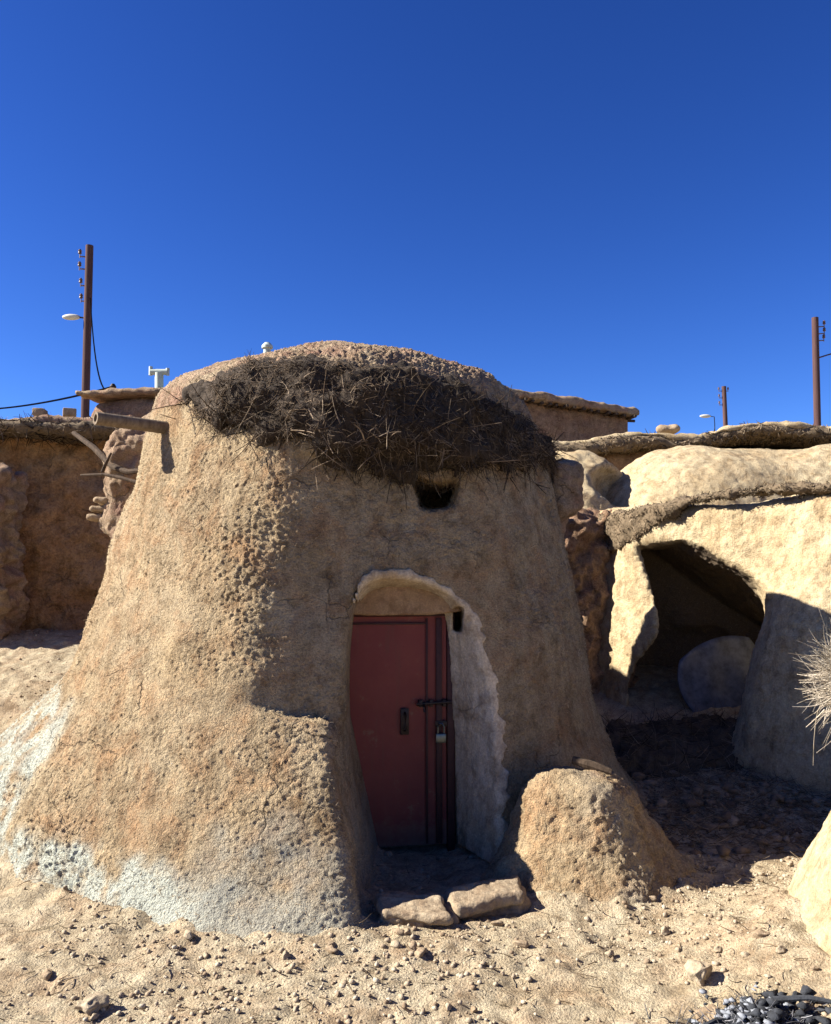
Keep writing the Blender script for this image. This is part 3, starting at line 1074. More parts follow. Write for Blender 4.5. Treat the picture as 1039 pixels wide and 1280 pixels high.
branch([(92, 541, 6.9), (118, 560, 6.7), (140, 583, 6.55), (160, 590, 6.45), (178, 588, 6.4)], [0.018, 0.024, 0.026, 0.022, 0.02], "thick curved dead branch sagging from the roof edge beside the ruined wall end")
branch([(101, 594, 6.5), (130, 593, 6.42), (150, 597, 6.38), (176, 604, 6.3)], [0.009, 0.012, 0.014, 0.014], "thin dead branch pointing left from the crumbling wall end")
branch([(128, 590, 6.5), (133, 578, 6.48), (139, 566, 6.47)], [0.014, 0.012, 0.008], "short forked twig sticking up above the thin branch on the ruined wall end")
for i, (px, py, w, h_, lab) in enumerate([
        (131, 627, 19, 8, "brown flat stone, topmost of the small stack under the dead branches"),
        (128, 637, 22, 8, "pale flat stone in the middle of the small stack under the dead branches"),
        (125, 648, 25, 9, "wide pale stone, lowest of the small stack under the dead branches")]):
    c = P(px, py, 6.7)
    sc = 6.7 / FPX
    v, q = surface(lambda X, Y, Z: rbox(X, Y, Z, c, (w * sc / 2.1, 0.13, h_ * sc / 2.2), 0.022, 0.1), c - Vector((0.3, 0.3, 0.15)), c + Vector((0.3, 0.3, 0.15)), 0.013)
    v = roughen(v, q, [(9, 0.012), (28, 0.006)], 60 + i)
    tag(mesh_obj("stacked_stone", v, q, M_stone), lab, "stone", "stones stacked under the dead branches")

# ------------------------------------------------------------------ left: neighbouring house with brush roof
t_lh = thing("mud_house", "old mud house in shade at the left edge with a flat brush roof", "house", (-5.0, 9.8, 0.9))


def lh_sdf(X, Y, Z):
    d = rbox(X, Y, Z, (-5.45, 9.9, 1.6), (2.3, 1.6, 1.42), 0.12, 0.16)
    return d


v_, q_ = surface(lh_sdf, (-7.8, 7.6, 0.3), (-2.2, 12.2, 3.2), 0.045)
v_, q_ = refine(v_, q_)
mesh_obj("wall", roughen(v_, q_, [(1.3, 0.10), (3.5, 0.07), (9, 0.045), (22, 0.018)], 25), q_, M_back, t_lh)
v_, q_ = surface(lambda X, Y, Z: rbox(X, Y, Z, (-5.45, 9.75, 3.05), (2.4, 1.85, 0.06), 0.07, 0.16), (-8.2, 7.2, 2.8), (-2.0, 12.4, 3.35), 0.045)
v_ = roughen(v_, q_, [(2, 0.05), (8, 0.03), (20, 0.02)], 28)
lr = mesh_obj("roof", v_, q_, M_roof, t_lh)
v_, q_ = surface(lambda X, Y, Z: rbox(X, Y, Z, (-5.45, 9.7, 2.985), (2.40, 1.88, 0.055), 0.06, 0.16), (-8.2, 7.2, 2.7), (-2.0, 12.4, 3.15), 0.045)
v_ = roughen(v_, q_, [(3, 0.05), (9, 0.03), (20, 0.02)], 29)
le = mesh_obj("brush_eave", v_, q_, M_straw_core, t_lh)
brush("brush_twigs", v_, q_, 5000, (0.06, 0.16), (0.004, 0.007), M_thatch, le, 0.2, 0.05, side=lambda v, nn: (v[:, 1] < 9.2) * 1.0)

for i, (px, py, lab) in enumerate([(50, 516, "small tan mud brick lying on the brush roof at left"), (87, 514, "pale mud brick on the left brush roof, next to the pole's foot")]):
    c = P(px, py, 8.6)
    c.z = 3.21
    b = MB()
    b.box(c, (0.055 + 0.01 * i, 0.08, 0.04), Matrix.Rotation(0.3 * i + 0.1, 3, 'Z'), 0.012)
    tag(b.build("mud_brick", M_stone), lab, "brick", "bricks on the left roof")


def stub_sdf(X, Y, Z):
    c = P(-22, 680, 8.0)
    return smin(rbox(X, Y, Z, (c.x, 8.0, 1.72), (0.26, 0.3, 0.86), 0.12), ellip(X, Y, Z, (c.x - 0.1, 8.0, 1.3), (0.33, 0.35, 0.35)), 0.1)


v_, q_ = surface(stub_sdf, (-5.0, 7.3, 0.5), (-3.2, 8.7, 2.9), 0.03)
v_, q_ = refine(v_, q_)
tag(mesh_obj("stone_pier", roughen(v_, q_, [(4, 0.10), (8, 0.09), (18, 0.05), (40, 0.02)], 35), q_, M_roof), "rough sunlit rubble pier at the left edge before the shaded house", "pier")

# small house behind, left, with flat slab roof
t_sh = thing("mud_hut", "small round-cornered mud hut with flat pale roof at the pole, behind the big house", "hut", (-2.75, 10.6, 1.5))
v_, q_ = surface(lambda X, Y, Z: rbox(X, Y, Z, (-2.62, 10.6, 2.42), (1.02, 1.2, 1.18), 0.28, -0.15), (-4.4, 9.0, 1.0), (-1.2, 12.4, 3.8), 0.04)
v_, q_ = refine(v_, q_)
mesh_obj("wall", roughen(v_, q_, [(2, 0.05), (6, 0.03), (16, 0.015)], 37), q_, M_far, t_sh)
v_, q_ = surface(lambda X, Y, Z: rbox(X, Y, Z, (-2.62, 10.55, 3.61), (1.05, 1.24, 0.034), 0.02, -0.15), (-4.4, 8.8, 3.3), (-1.2, 12.4, 3.7), 0.03)
mesh_obj("roof", roughen(v_, q_, [(3, 0.015), (10, 0.012), (24, 0.008)], 38), q_, M_roof, t_sh)

t_vent = thing("vent_pipe", "white T-shaped vent pipe standing on the small hut's flat roof", "vent pipe", P(199, 490, 9.9))
b = MB()
p0 = P(199, 496, 9.9)
p1 = P(199, 466, 9.9)
b.tube([p0, p1], 0.050, 16)
b.build("pipe", M_pipe, t_vent)
b = MB()
b.tube([p1 + Vector((-0.10, 0, 0.01)), p1 + Vector((0.10, 0, 0.01))], 0.035, 14)
b.tube([p1 + Vector((-0.10, 0, -0.03)), p1 + Vector((-0.10, 0, 0.075))], 0.022, 10)
b.tube([p1 + Vector((0.10, 0, -0.03)), p1 + Vector((0.10, 0, 0.055))], 0.022, 10)
b.build("cap", M_pipe, t_vent)
b = MB()
c = P(217, 496, 9.8)
b.lathe([(0.055, 0), (0.062, 0.06), (0.066, 0.10), (0.05, 0.125), (0.018, 0.14), (0.016, 0.16)], c, 16)
tag(b.build("roof_ventilator", M_green), "small pale green ventilator beside the white pipe on the hut roof", "ventilator")
b = MB()
c = P(334, 443, 6.7)
b.lathe([(0.030, -0.12), (0.030, 0.045), (0.045, 0.05), (0.045, 0.07), (0.022, 0.095)], c, 12)
tag(b.build("vent_stub", M_pipe), "tiny white vent stub poking up over the domed roof of the big house", "vent")

# ------------------------------------------------------------------ poles, lamps and wires
def pole(px_b, py_b, px_t, py_t, Y, r, label, lamp=None, arms=()):
    top = P(px_t, py_t, Y)
    bot = P(px_b, py_b, Y)
    zg = float(ground_z(np.array([bot.x]), np.array([Y]))[0]) - 0.3
    d = (top - bot) / (top.z - bot.z)
    foot = top + d * (zg - top.z)
    t = thing("utility_pole", label, "utility pole", (foot.x, foot.y, zg + 0.3), "utility poles behind the houses")
    m = MB()
    m.tube([foot, foot.lerp(top, 0.5), top], [r * 1.12, r * 1.05, r], 12)
    m.build("shaft", M_pole, t)
    for (sx, dz, ln) in arms:
        a = top + d * (-dz)
        m = MB()
        m.tube([a, a + Vector((sx * ln, 0, 0.02))], 0.018, 6)
        m.tube([a + Vector((sx * ln, 0, -0.02)), a + Vector((sx * ln, 0, 0.16))], 0.012, 6)
        m.lathe([(0.02, 0.08), (0.05, 0.10), (0.035, 0.14), (0.05, 0.16), (0.02, 0.21)], a + Vector((sx * ln, 0, 0)), 10)
        m.build("insulator", M_glaze, t)
    return t, top, d


tp, ptop, pd_ = pole(107, 497, 112, 307, 21, 0.095, "tall dark wooden pole with a lamp, tallest pole, above the left house", arms=[(-1, 0.30, 0.24), (-1, 0.62, 0.24), (-1, 1.05, 0.20), (-1, 1.45, 0.18)])
lp = P(109, 398, 21)
lt = thing("street_lamp", "small pale street lamp on a short arm, left of the tallest pole", "street lamp", lp)
m = MB()
m.tube([lp, lp + Vector((-0.12, 0, 0.02)), lp + Vector((-0.22, 0, 0.03))], 0.022, 8)
m.build("arm", M_iron, lt)
v, f = ico(3)
v = v * np.array([0.23, 0.10, 0.075]) + np.array(lp + Vector((-0.40, 0, 0.035)))
mesh_obj("lamp_head", v, f, M_lamp, lt)

tp2, ptop2, pd2 = pole(1022, 530, 1019, 397, 26, 0.10, "dark wooden pole with brackets at the right edge above the brush roof", arms=[(1, 0.30, 0.28), (1, 0.52, 0.28), (1, 0.74, 0.26)])
m = MB()
a = P(1024, 447, 26)
m.tube([a, a + Vector((0.25, 0, 0.08)), a + Vector((0.6, 0, 0.18))], 0.022, 8)
m.build("bracket", M_pole, tp2)
tp3, ptop3, pd3 = pole(907, 529, 905, 483, 42, 0.11, "small distant pole with stubby brackets, between the boulder and the right pole", arms=[(-1, 0.25, 0.26), (-1, 0.6, 0.26), (-1, 0.95, 0.26), (1, 0.25, 0.2)])
lp = P(893, 521, 38)
lt = thing("street_lamp", "tiny distant street lamp head just above the brush roof, right of the boulder", "street lamp", lp)
m = MB()
m.tube([lp + Vector((0.05, 0.2, -3)), lp + Vector((0.05, 0.1, -0.3)), lp, lp + Vector((-0.2, 0, 0.03))], 0.02, 8)
m.build("arm", M_iron, lt)
v, f = ico(3)
mesh_obj("lamp_head", v * np.array([0.26, 0.11, 0.08]) + np.array(lp + Vector((-0.40, 0, 0.03))), f, M_lamp, lt)


def wire(a, b, sag, label, r=0.02):
    pts = []
    for i in range(17):
        t = i / 16
        p = a.lerp(b, t)
        p.z -= sag * 4 * t * (1 - t)
        pts.append(p)
    m = MB()
    m.tube(pts, r, 6)
    return tag(m.build("power_cable", M_wire), label, "cable")


wire(P(113, 372, 21), P(142, 487, 11), 0.75, "thin black cable hanging from the tall pole down to the small hut roof", 0.014)
wire(P(-60, 512, 16), P(139, 484, 11), 0.10, "thin black cable running level from the left edge to the small hut roof", 0.014)
m = MB()
k0 = P(141, 494, 10.9)
m.tube([k0 + Vector((0, 0, -0.1)), k0 + Vector((0.0, 0, 0.11))], 0.022, 8)
m.lathe([(0.02, 0.02), (0.045, 0.05), (0.03, 0.08), (0.045, 0.11), (0.02, 0.15)], k0, 10)
tag(m.build("cable_bracket", M_iron), "small dark bracket on the hut roof where the two black cables meet", "bracket")

# ------------------------------------------------------------------ far flat-roofed house, centre right
t_fh = thing("mud_house", "flat-roofed brown mud house rising behind the big house's right shoulder", "house", (2.6, 16.0, 2.5))
fa, fb = P(560, 520, 15.0), P(793, 520, 15.8)
ang = math.atan2(fb.y - fa.y, fb.x - fa.x)
fl = (fb - fa).length
fz = P(700, 497, 15.4).z
ctr = (fa + fb) / 2 + Vector((-math.sin(ang), math.cos(ang), 0)) * 1.6
TILTX = -0.105


def fh_wall(X, Y, Z):
    return rbox(X, Y, Z + 0.0 - TILTX * (X - ctr.x), (ctr.x, ctr.y, fz - 1.60), (fl / 2 - 0.06, 1.5, 1.55), 0.05, ang)


v_, q_ = surface(fh_wall, (ctr.x - 2.6, ctr.y - 2.6, fz - 2.2), (ctr.x + 2.6, ctr.y + 2.6, fz + 0.6), 0.06)
v_, q_ = refine(v_, q_)
mesh_obj("wall", roughen(v_, q_, [(2.5, 0.03), (8, 0.02)], 71), q_, M_far, t_fh)
v_, q_ = surface(lambda X, Y, Z: rbox(X, Y, Z - TILTX * (X - ctr.x), (ctr.x, ctr.y, fz + 0.03), (fl / 2 + 0.07, 1.72, 0.085), 0.04, ang), (ctr.x - 2.8, ctr.y - 2.8, fz - 0.8), (ctr.x + 2.8, ctr.y + 2.8, fz + 0.8), 0.045)
rf = mesh_obj("roof", roughen(v_, q_, [(4, 0.03), (12, 0.02)], 72), q_, M_roof, t_fh)
m = MB()
ux = Vector((math.cos(ang), math.sin(ang), 0))
uy = Vector((-math.sin(ang), math.cos(ang), 0))
for i in range(22):
    t = -0.5 + (i + 0.5 + random.uniform(-0.2, 0.2)) / 22
    c = ctr + ux * (t * fl) - uy * 1.55
    c.z = fz - 0.085 + TILTX * (c.x - ctr.x)
    m = MB()
    m.tube([c + uy * 0.3, c - uy * random.uniform(0.14, 0.26)], 0.028, 6)
    m.build("roof_pole", M_branch, t_fh)
for i in range(4):
    c = ctr + ux * (fl / 2) + uy * (-1.3 + 0.5 * i)
    c.z = fz - 0.085 + TILTX * (c.x - ctr.x)
    m = MB()
    m.tube([c - ux * 0.3, c + ux * random.uniform(0.12, 0.28)], 0.028, 6)
    m.build("roof_pole", M_branch, t_fh)

# ------------------------------------------------------------------ right background: brush-roofed house, boulder, domes
t_rb = thing("mud_house", "long low mud house under a dark brush roof across the right background", "house", (4.5, 12.0, 2.0))


def rb_edge(X):
    return 3.36 + 0.04 * np.sin(X * 1.7)


v_, q_ = surface(lambda X, Y, Z: rbox(X, Y, Z, (5.0, 12.2, 2.2), (3.15, 1.5, 1.0), 0.2, -0.05), (1.4, 10.2, 1.0), (8.6, 14.2, 3.5), 0.06)
v_, q_ = refine(v_, q_)
mesh_obj("wall", roughen(v_, q_, [(2, 0.05), (6, 0.03)], 75), q_, M_far, t_rb)


def rb_roof(X, Y, Z, off=0.0, th=0.07):
    zc_ = 3.13 + 0.10 * sstep(2.0, 2.8, X) + 0.12 * np.exp(-((X - 4.4) / 0.8) ** 2) - 0.07 * np.exp(-((X - 3.45) / 0.3) ** 2)
    return rbox(X, Y, Z - zc_ - off, (5.0, 12.1, 0.0), (3.35, 1.75, th), 0.09, -0.05)


v_, q_ = surface(lambda X, Y, Z: rb_roof(X, Y, Z), (1.2, 9.9, 2.8), (8.8, 14.3, 3.8), 0.045)
v_ = roughen(v_, q_, [(5, 0.04), (14, 0.03)], 76)
rbr = mesh_obj("brush_eave", v_, q_, M_straw_core, t_rb)
brush("brush_twigs", v_, q_, 9000, (0.025, 0.07), (0.006, 0.010), M_straw, rbr, 0.25, 0.15, side=lambda v, nn: (v[:, 1] < 10.9) * 1.0)
v_, q_ = surface(lambda X, Y, Z: rb_roof(X, Y, Z, 0.07, 0.04), (1.2, 9.9, 3.0), (8.8, 14.3, 3.9), 0.045)
mesh_obj("roof", roughen(v_, q_, [(4, 0.03), (14, 0.02)], 77), q_, M_pale, t_rb, {"lime": 0 * v_[:, 0]})

c = P(836, 537, 11.5)
v_, q_ = surface(lambda X, Y, Z: ellip(X, Y, Z, c, (0.15, 0.14, 0.062)), c - Vector((0.4, 0.4, 0.3)), c + Vector((0.4, 0.4, 0.3)), 0.02)
tag(mesh_obj("boulder", roughen(v_, q_, [(4, 0.04), (9, 0.03), (20, 0.01)], 79), q_, M_stone), "low tan boulder sitting on the long brush roof", "boulder")


# low mud vault with a hollow in its side, in the gap
def vault_sdf(X, Y, Z):
    d = smin(ellip(X, Y, Z, (1.78, 9.55, 1.7), (0.88, 0.9, 1.26)), rbox(X, Y, Z, (1.9, 9.85, 1.3), (1.0, 0.9, 0.9), 0.3), 0.3)
    return smax(d, -ellip(X, Y, Z, (2.22, 8.88, 2.54), (0.36, 0.55, 0.27)), 0.06)


v_, q_ = surface(vault_sdf, (0.4, 8.3, 0.6), (3.2, 11.0, 3.3), 0.045)
v_, q_ = refine(v_, q_)
v_ = roughen(v_, q_, [(3, 0.04), (9, 0.02), (25, 0.01)], 81)
tag(mesh_obj("mud_vault", v_, q_, M_pale, None, {"lime": 0 * v_[:, 0]}), "pale mud vault with a shaded hollow, in the gap between the two houses", "vault")


def dome_sdf(X, Y, Z):
    d = smin(ellip(X, Y, Z, (3.15, 9.6, 1.75), (1.28, 1.1, 1.28)), ellip(X, Y, Z, (4.75, 9.6, 1.75), (1.40, 1.1, 1.30)), 0.5)
    return smin(d, rbox(X, Y, Z, (3.9, 9.6, 1.4), (1.6, 0.8, 0.9), 0.3), 0.2)


v_, q_ = surface(dome_sdf, (1.6, 8.2, 0.8), (6.6, 11.0, 3.3), 0.045)
v_, q_ = refine(v_, q_)
v_ = roughen(v_, q_, [(2.2, 0.035), (6, 0.010), (15, 0.007), (32, 0.006)], 83)
tag(mesh_obj("mud_dome", v_, q_, M_pale, None, {"lime": 0 * v_[:, 0]}), "double-humped pale mud dome right behind the cave-fronted house", "dome")

# dark rubble in the gap
gv = []
for i in range(46):
    px, py = random.uniform(700, 752), random.uniform(645, 705)
    gv.append(P(px, py, random.uniform(7.7, 8.2)))
v_, q_ = surface(lambda X, Y, Z: rbox(X, Y, Z, (1.55, 8.15, 1.2), (0.45, 0.35, 0.95), 0.15, 0.2), (0.8, 7.4, 0.2), (2.3, 8.9, 2.4), 0.035)
v_, q_ = refine(v_, q_)
tag(mesh_obj("rubble_wall", roughen(v_, q_, [(6, 0.06), (14, 0.05), (30, 0.02)], 85), q_, M_far), "dark tumbled rubble wall in the shaded gap behind the big house", "wall")

# ------------------------------------------------------------------ right house with the cave-like front
t_rh = thing("mud_house", "pale rounded mud house at right with a dark cave-like doorway", "house", (3.7, 8.3, 0.2))


def rh_q(X, Y):
    return (np.abs((X - 3.7) / 2.1) ** 1.5 + np.abs((Y - 8.3) / 2.3) ** 1.5) ** (1 / 1.5)


def rh_niche(X, Y, Z):
    niche = rbox(X + 0.06 * np.sin(4 * Z), Y, Z, (2.77, 7.25, 0.60), (0.76, 1.12, 1.5), 0.28)
    niche = smax(niche, Z - 1.83 + 0.68 * np.clip(X - 2.25, 0, 9), 0.07)
    niche = smin(niche, ellip(X, Y, Z, (2.12, 7.50, 0.42), (0.26, 0.75, 0.58)), 0.08)
    niche = smin(niche, ellip(X, Y, Z, (2.40, 7.95, 0.75), (0.36, 0.62, 0.8)), 0.08)
    niche = smax(niche, 0.12 - Z, 0.05)
    return niche


def rh_sdf(X, Y, Z):
    s = 1.05 - 0.045 * Z
    q = rh_q(X, Y)
    d = (q - s) * 1.6
    d = smax(d, Z - 2.22 + 0.06 * q, 0.14)
    niche = rh_niche(X, Y, Z)
    d = smax(d, -niche, 0.04)
    hole = rbox(X, Y, Z, (2.68, 7.95, 0.62), (0.42, 0.60, 0.47), 0.22)
    d = smax(d, -hole, 0.03)
    d = smin(d, ellip(X, Y, Z, (3.30, 6.50, -0.05), (0.84, 0.92, 1.75)), 0.40)
    return d


v_, q_ = surface(rh_sdf, (1.2, 5.6, -0.1), (6.1, 10.9, 2.6), 0.03)
v_, q_ = refine(v_, q_)
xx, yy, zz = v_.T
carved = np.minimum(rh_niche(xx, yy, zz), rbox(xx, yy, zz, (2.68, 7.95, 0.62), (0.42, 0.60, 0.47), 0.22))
inside_shade = sstep(0.045, 0.01, carved + 0.015 * fbm(v_, 9, 2, 17)) * sstep(0.0, -0.09, (rh_q(xx, yy) - 1.05 + 0.045 * zz) * 1.6 + 0.04 * fbm(v_, 6, 2, 19))  # painted shade: mask that darkens the carved surfaces of the hollow
inside_shade *= sstep(0.10, 0.22, ellip(xx, yy, zz, (3.30, 6.50, -0.05), (0.84, 0.92, 1.75)))
yel = sstep(1.45, 1.2, zz) * sstep(1.75, 1.6, xx) * sstep(-0.05, 0.25, fbm(v_, 6, 3, 91)) * sstep(0.6, 0.9, zz)
mesh_obj("wall", roughen(v_, q_, [(1.8, 0.05), (6, 0.012), (15, 0.007), (34, 0.005), (60, 0.005)], 87), q_, M_cave, t_rh, {"lime": yel, "gray": inside_shade})


def rh_band(X, Y, Z):
    q = rh_q(X, Y)
    droop = 0.42 * sstep(2.35, 1.75, X)
    zc_ = 2.20 - droop * 0.62 + 0.02 * np.sin(5 * X)
    hz = 0.030 + droop * 0.36
    d = smax(np.abs(q - 0.955) * 1.6 - 0.06, np.abs(Z - zc_) - hz, 0.05)
    return np.maximum(d, Y - 8.8)


v_, q_ = surface(rh_band, (1.3, 5.5, 1.4), (6.1, 9.0, 2.6), 0.03)
v_ = roughen(v_, q_, [(5, 0.03), (12, 0.03), (26, 0.02)], 88)
rhb = mesh_obj("brush_eave", v_, q_, M_straw_core, t_rh)
brush("brush_twigs", v_, q_, 14000, (0.010, 0.035), (0.003, 0.006), M_straw, rhb, 0.3, 0.2, side=lambda v, nn: (v[:, 1] < 8.6) * 1.0)

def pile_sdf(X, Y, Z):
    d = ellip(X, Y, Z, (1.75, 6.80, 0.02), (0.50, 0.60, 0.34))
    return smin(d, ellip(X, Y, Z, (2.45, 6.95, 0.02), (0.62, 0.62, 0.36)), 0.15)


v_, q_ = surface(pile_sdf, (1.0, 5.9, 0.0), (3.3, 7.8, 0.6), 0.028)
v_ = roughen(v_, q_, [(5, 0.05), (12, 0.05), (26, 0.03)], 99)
pl = mesh_obj("shade_rubble_heap", v_, q_, M_shade_heap)  # heap added over pale ground; its dark colour paints the passage's shade
tag(pl, "low heap of rubble and twigs, added and darkened to stand for deep shade before the cave-like doorway", "rubble heap")
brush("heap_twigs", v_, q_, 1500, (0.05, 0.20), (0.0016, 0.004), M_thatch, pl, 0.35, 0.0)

# sheet of tin shutting the low doorway
tn = MB()
c = Vector((2.66, 7.45, 0.64))
rot = Matrix.Rotation(0.10, 3, 'Z') @ Matrix.Rotation(-0.16, 3, 'X') @ Matrix.Rotation(-0.20, 3, 'Y')
N = 14
g = []
for i in range(N + 1):
    row = []
    for k in range(N + 1):
        u, w = -1 + 2 * i / N, -1 + 2 * k / N
        uu, ww = u * math.sqrt(1 - w * w / 2.6), w * math.sqrt(1 - u * u / 2.6)
        row.append(tn.bm.verts.new(c + rot @ Vector((0.40 * uu * (1 + 0.05 * w), 0.016 * math.sin(7 * u + 1) * math.cos(3 * w), 0.37 * ww * (1 + 0.10 * u)))))
    g.append(row)
for i in range(N):
    for k in range(N):
        tn.bm.faces.new((g[i][k], g[i + 1][k], g[i + 1][k + 1], g[i][k + 1]))
tin = tn.build("door", M_tin, t_rh)
so = tin.modifiers.new("thick", 'SOLIDIFY')
so.thickness = 0.012

# ------------------------------------------------------------------ near right: pale bank and dry bush
v_, q_ = surface(bank_sdf, (0.8, 1.9, -0.3), (3.7, 5.0, 1.4), 0.025)
v_, q_ = refine(v_, q_)
v_ = roughen(v_, q_, [(2, 0.03), (6, 0.02), (16, 0.010), (40, 0.004)], 95)
tag(mesh_obj("mud_bank", v_, q_, M_pale, None, {"lime": 0 * v_[:, 0]}), "smooth pale mud bank at the right edge in the foreground", "mud bank")

bc = np.array([1.99, 3.85, 1.08])
n = 2400
dirs = RNG.normal(size=(n, 3)) * np.array([1, 0.8, 0.75])
dirs /= np.linalg.norm(dirs, axis=1, keepdims=True)
dirs[:, 2] = np.abs(dirs[:, 2]) * np.where(RNG.random(n) < 0.35, -1, 1)
sv, sf, sr = strands(bc + RNG.normal(0, 0.045, (n, 3)) * np.array([1.1, 1.1, 1.3]), dirs, RNG.uniform(0.10, 0.20, n), RNG.uniform(0.0015, 0.0034, n), 0.4, 4)
tag(mesh_obj("dry_bush", sv, sf, M_dry, None, {"rnd": sr}, smooth=False), "pale bone-dry thorn bush growing on the bank at the right edge", "bush")

# ------------------------------------------------------------------ burnt scrap in the foreground
t_ash = thing("scrap_heap", "heap of charred black and grey scrap in the right foreground", "scrap heap", (1.15, 2.95, float(ground_z(np.array([1.15]), np.array([2.95]))[0])))
n = 300
pos = np.stack([1.10 + RNG.normal(0, 0.105, n), 2.97 + RNG.normal(0, 0.055, n), np.zeros(n)], 1)
pos[:, 2] = ground_z(pos[:, 0], pos[:, 1]) + 0.055 * np.exp(-((pos[:, 0] - 1.17) / 0.13) ** 2) * RNG.random(n)
v, f, r = lumps(pos, RNG.uniform(0.006, 0.024, n), 1, 0.6, 0.62, 0.2)
mesh_obj("charred_scrap", v, f, M_ash, t_ash, smooth=False)["kind"] = "stuff"
pos = np.stack([1.05 + RNG.normal(0, 0.11, 90), 2.95 + RNG.normal(0, 0.06, 90), np.zeros(90)], 1)
pos[:, 2] = ground_z(pos[:, 0], pos[:, 1]) + 0.05 * np.exp(-((pos[:, 0] - 1.13) / 0.12) ** 2)
v, f, r = lumps(pos, RNG.uniform(0.006, 0.020, 90), 1, 0.4, 0.6, 0.05)
mesh_obj("ash", v, f, M_ashgrey, t_ash, smooth=False)["kind"] = "stuff"
n = 520
xx, yy = 1.09 + RNG.normal(0, 0.12, n), 2.96 + RNG.normal(0, 0.06, n)
sv, sf, sr = strands(np.stack([xx, yy, ground_z(xx, yy) + 0.045 * RNG.random(n) * np.exp(-((xx - 1.12) / 0.15) ** 2)], 1), RNG.normal(size=(n, 3)) * np.array([1, 1, 0.35]) + np.array([0, 0, 0.15]), RNG.uniform(0.03, 0.09, n), RNG.uniform(0.0012, 0.003, n), 0.3)
mesh_obj("burnt_twigs", sv, sf, M_burnt, t_ash, {"rnd": sr}, smooth=False)["kind"] = "stuff"
for (a, b_) in (((1.22, 3.02), (1.42, 2.90)), ((1.28, 3.0), (1.33, 3.06)), ((0.93, 2.93), (1.08, 2.99))):
    za, zb = (float(ground_z(np.array([p[0]]), np.array([p[1]]))[0]) for p in (a, b_))
    m = MB()
    m.tube([(a[0], a[1], za + 0.05), ((a[0] + b_[0]) / 2, (a[1] + b_[1]) / 2 + 0.01, (za + zb) / 2 + 0.045), (b_[0], b_[1], zb + 0.02)], [0.010, 0.009, 0.006], 7)
    m.build("charred_stick", M_ash, t_ash)


# ------------------------------------------------------------------ stones, gravel, litter
def free_spot(xx, yy):
    p = (np.asarray(xx), np.asarray(yy), np.asarray(xx) * 0 + 0.12)
    return (house_sdf(*p) > 0.02) & (mound_sdf(*p) > 0.02) & (rh_sdf(*p) > 0.03) & (bank_sdf(*p) > 0.0)


big = [(0.70, 2.97, 0.045, "large pale stone standing in the foreground beside the charred scrap"),
       (0.80, 2.95, 0.034, "rounded tan stone between the pale standing stone and the charred scrap"),
       (1.06, 3.30, 0.050, "broad flat pale stone on the ground behind the charred scrap"),
       (-1.17, 3.20, 0.045, "pale angular stone alone in the left foreground"),
       (0.27, 4.32, 0.024, "small round pale stone by the shadow at the foot of the mud mound"),
       (-0.44, 3.02, 0.03, "dark brown clod alone in the bottom centre foreground"),
       (1.02, 3.07, 0.040, "reddish brown stone touching the back of the charred scrap")]
for i, (x0, y0, s, lab) in enumerate(big):
    z0 = float(ground_z(np.array([x0]), np.array([y0]))[0])
    v, f = ico(4)
    v = facet(v, 14) * np.array([random.uniform(1.1, 1.6), random.uniform(0.9, 1.2), random.uniform(0.75, 1.0)]) * s
    nrm = v / np.linalg.norm(v, axis=1, keepdims=True)
    v = v + nrm * (s * (0.5 * vnoise(v + i, 1.1 / s, 3) + 0.3 * vnoise(v + i, 3.5 / s, 8)))[:, None] + np.array([x0, y0, z0 + s * 0.45])
    mt = M_stone if i in (1, 5, 6) else M_stone2
    tag(mesh_obj("stone", v, f, mt), lab, "stone")

proto = []
for i in range(6):
    v, f = ico(3)
    v = facet(v, 12) * np.array([random.uniform(1.1, 1.6), random.uniform(0.9, 1.2), random.uniform(0.65, 1.0)])
    nrm = v / np.linalg.norm(v, axis=1, keepdims=True)
    v = v + nrm * (0.5 * vnoise(v + 3 * i, 1.1, 3) + 0.3 * vnoise(v + 3 * i, 3.2, 8))[:, None]
    proto.append((v, f))
protos = []
cnt = 0
while cnt < 60:
    x0 = random.uniform(-1.9, 1.7)
    y0 = 2.9 + 2.0 * random.random() ** 1.5
    if not bool(free_spot(np.array([x0]), np.array([y0]))[0]):
        continue
    s = random.uniform(0.010, 0.024)
    z0 = float(ground_z(np.array([x0]), np.array([y0]))[0])
    if len(protos) < 6:
        v, f = proto[len(protos)]
        o = mesh_obj("small_stone", v, f, M_stone if len(protos) % 2 else M_stone2)
        protos.append(o)
    else:
        o = protos[cnt % 6].copy()
        C.objects.link(o)
    o.location = (x0, y0, z0 + s * 0.35)
    o.scale = (s, s, s)
    o.rotation_euler = (0, 0, random.uniform(0, 6.28))
    tag(o, "fist-sized or smaller loose stone on the dusty ground before the houses", "stone", "loose stones on the ground")
    cnt += 1

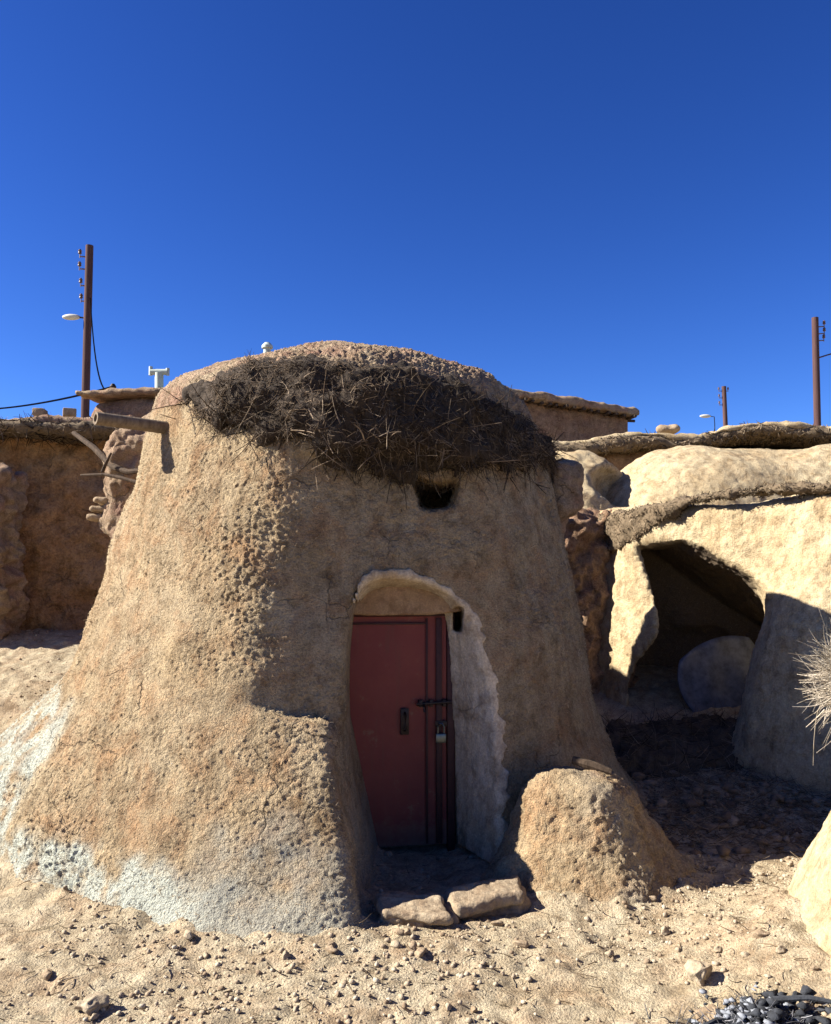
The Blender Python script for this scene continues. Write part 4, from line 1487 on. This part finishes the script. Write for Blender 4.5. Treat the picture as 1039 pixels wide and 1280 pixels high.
n = 30000
xx = RNG.uniform(-2.6, 2.6, n)
yy = 2.6 + 3.6 * RNG.random(n) ** 1.3
xx[23000:] = RNG.uniform(-4.3, -2.2, 7000)
yy[23000:] = RNG.uniform(4.8, 8.4, 7000)
den = fbm(np.stack([xx, yy, 0 * xx], 1), 1.6, 3, 61)
ok = free_spot(xx, yy) & (RNG.random(n) < np.clip(0.40 + 2.2 * den, 0.04, 1))
xx, yy = xx[ok], yy[ok]
pos = np.stack([xx, yy, ground_z(xx, yy)], 1)
size = 0.003 + 0.012 * RNG.random(len(xx)) ** 4.0
v, f, r = lumps(pos, size, 1, 0.7, 0.3, 0.25)
gr = mesh_obj("gravel", v, f, M_pebble, None, {"rnd": r}, smooth=False)
gr["kind"] = "stuff"

n = 700
xx, yy = RNG.normal(2.0, 0.5, n), RNG.normal(5.6, 0.5, n)
ok = free_spot(xx, yy) & (yy > 4.75)
xx, yy = xx[ok], yy[ok]
v, f, r = lumps(np.stack([xx, yy, ground_z(xx, yy)], 1), 0.008 + 0.055 * RNG.random(len(xx)) ** 5, 1, 0.6, 0.42, 0.3)
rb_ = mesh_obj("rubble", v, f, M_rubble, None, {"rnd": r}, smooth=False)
rb_["kind"] = "stuff"

# dry stalks and twigs strewn in the shade and over the ground
n = 2600
xx = np.concatenate([RNG.normal(2.0, 0.55, 3000), RNG.uniform(-2.4, 2.2, 1100)])
yy = np.concatenate([RNG.normal(5.6, 0.5, 3000), RNG.uniform(2.7, 5.0, 1100)])
ok = free_spot(xx, yy)
xx, yy = xx[ok], yy[ok]
s = np.stack([xx, yy, ground_z(xx, yy) + 0.006], 1)
a = RNG.uniform(0, 6.28, len(xx))
d = np.stack([np.cos(a), np.sin(a), RNG.uniform(-0.02, 0.35, len(xx))], 1)
L = RNG.uniform(0.03, 0.13, len(xx)) * np.where(yy > 4.9, 1.5, 0.7)
sv, sf, sr = strands(s, d, L, RNG.uniform(0.0012, 0.003, len(xx)), 0.25)
lt_ = mesh_obj("dry_litter", sv, sf, M_litter, None, {"rnd": sr}, smooth=False)
lt_["kind"] = "stuff"
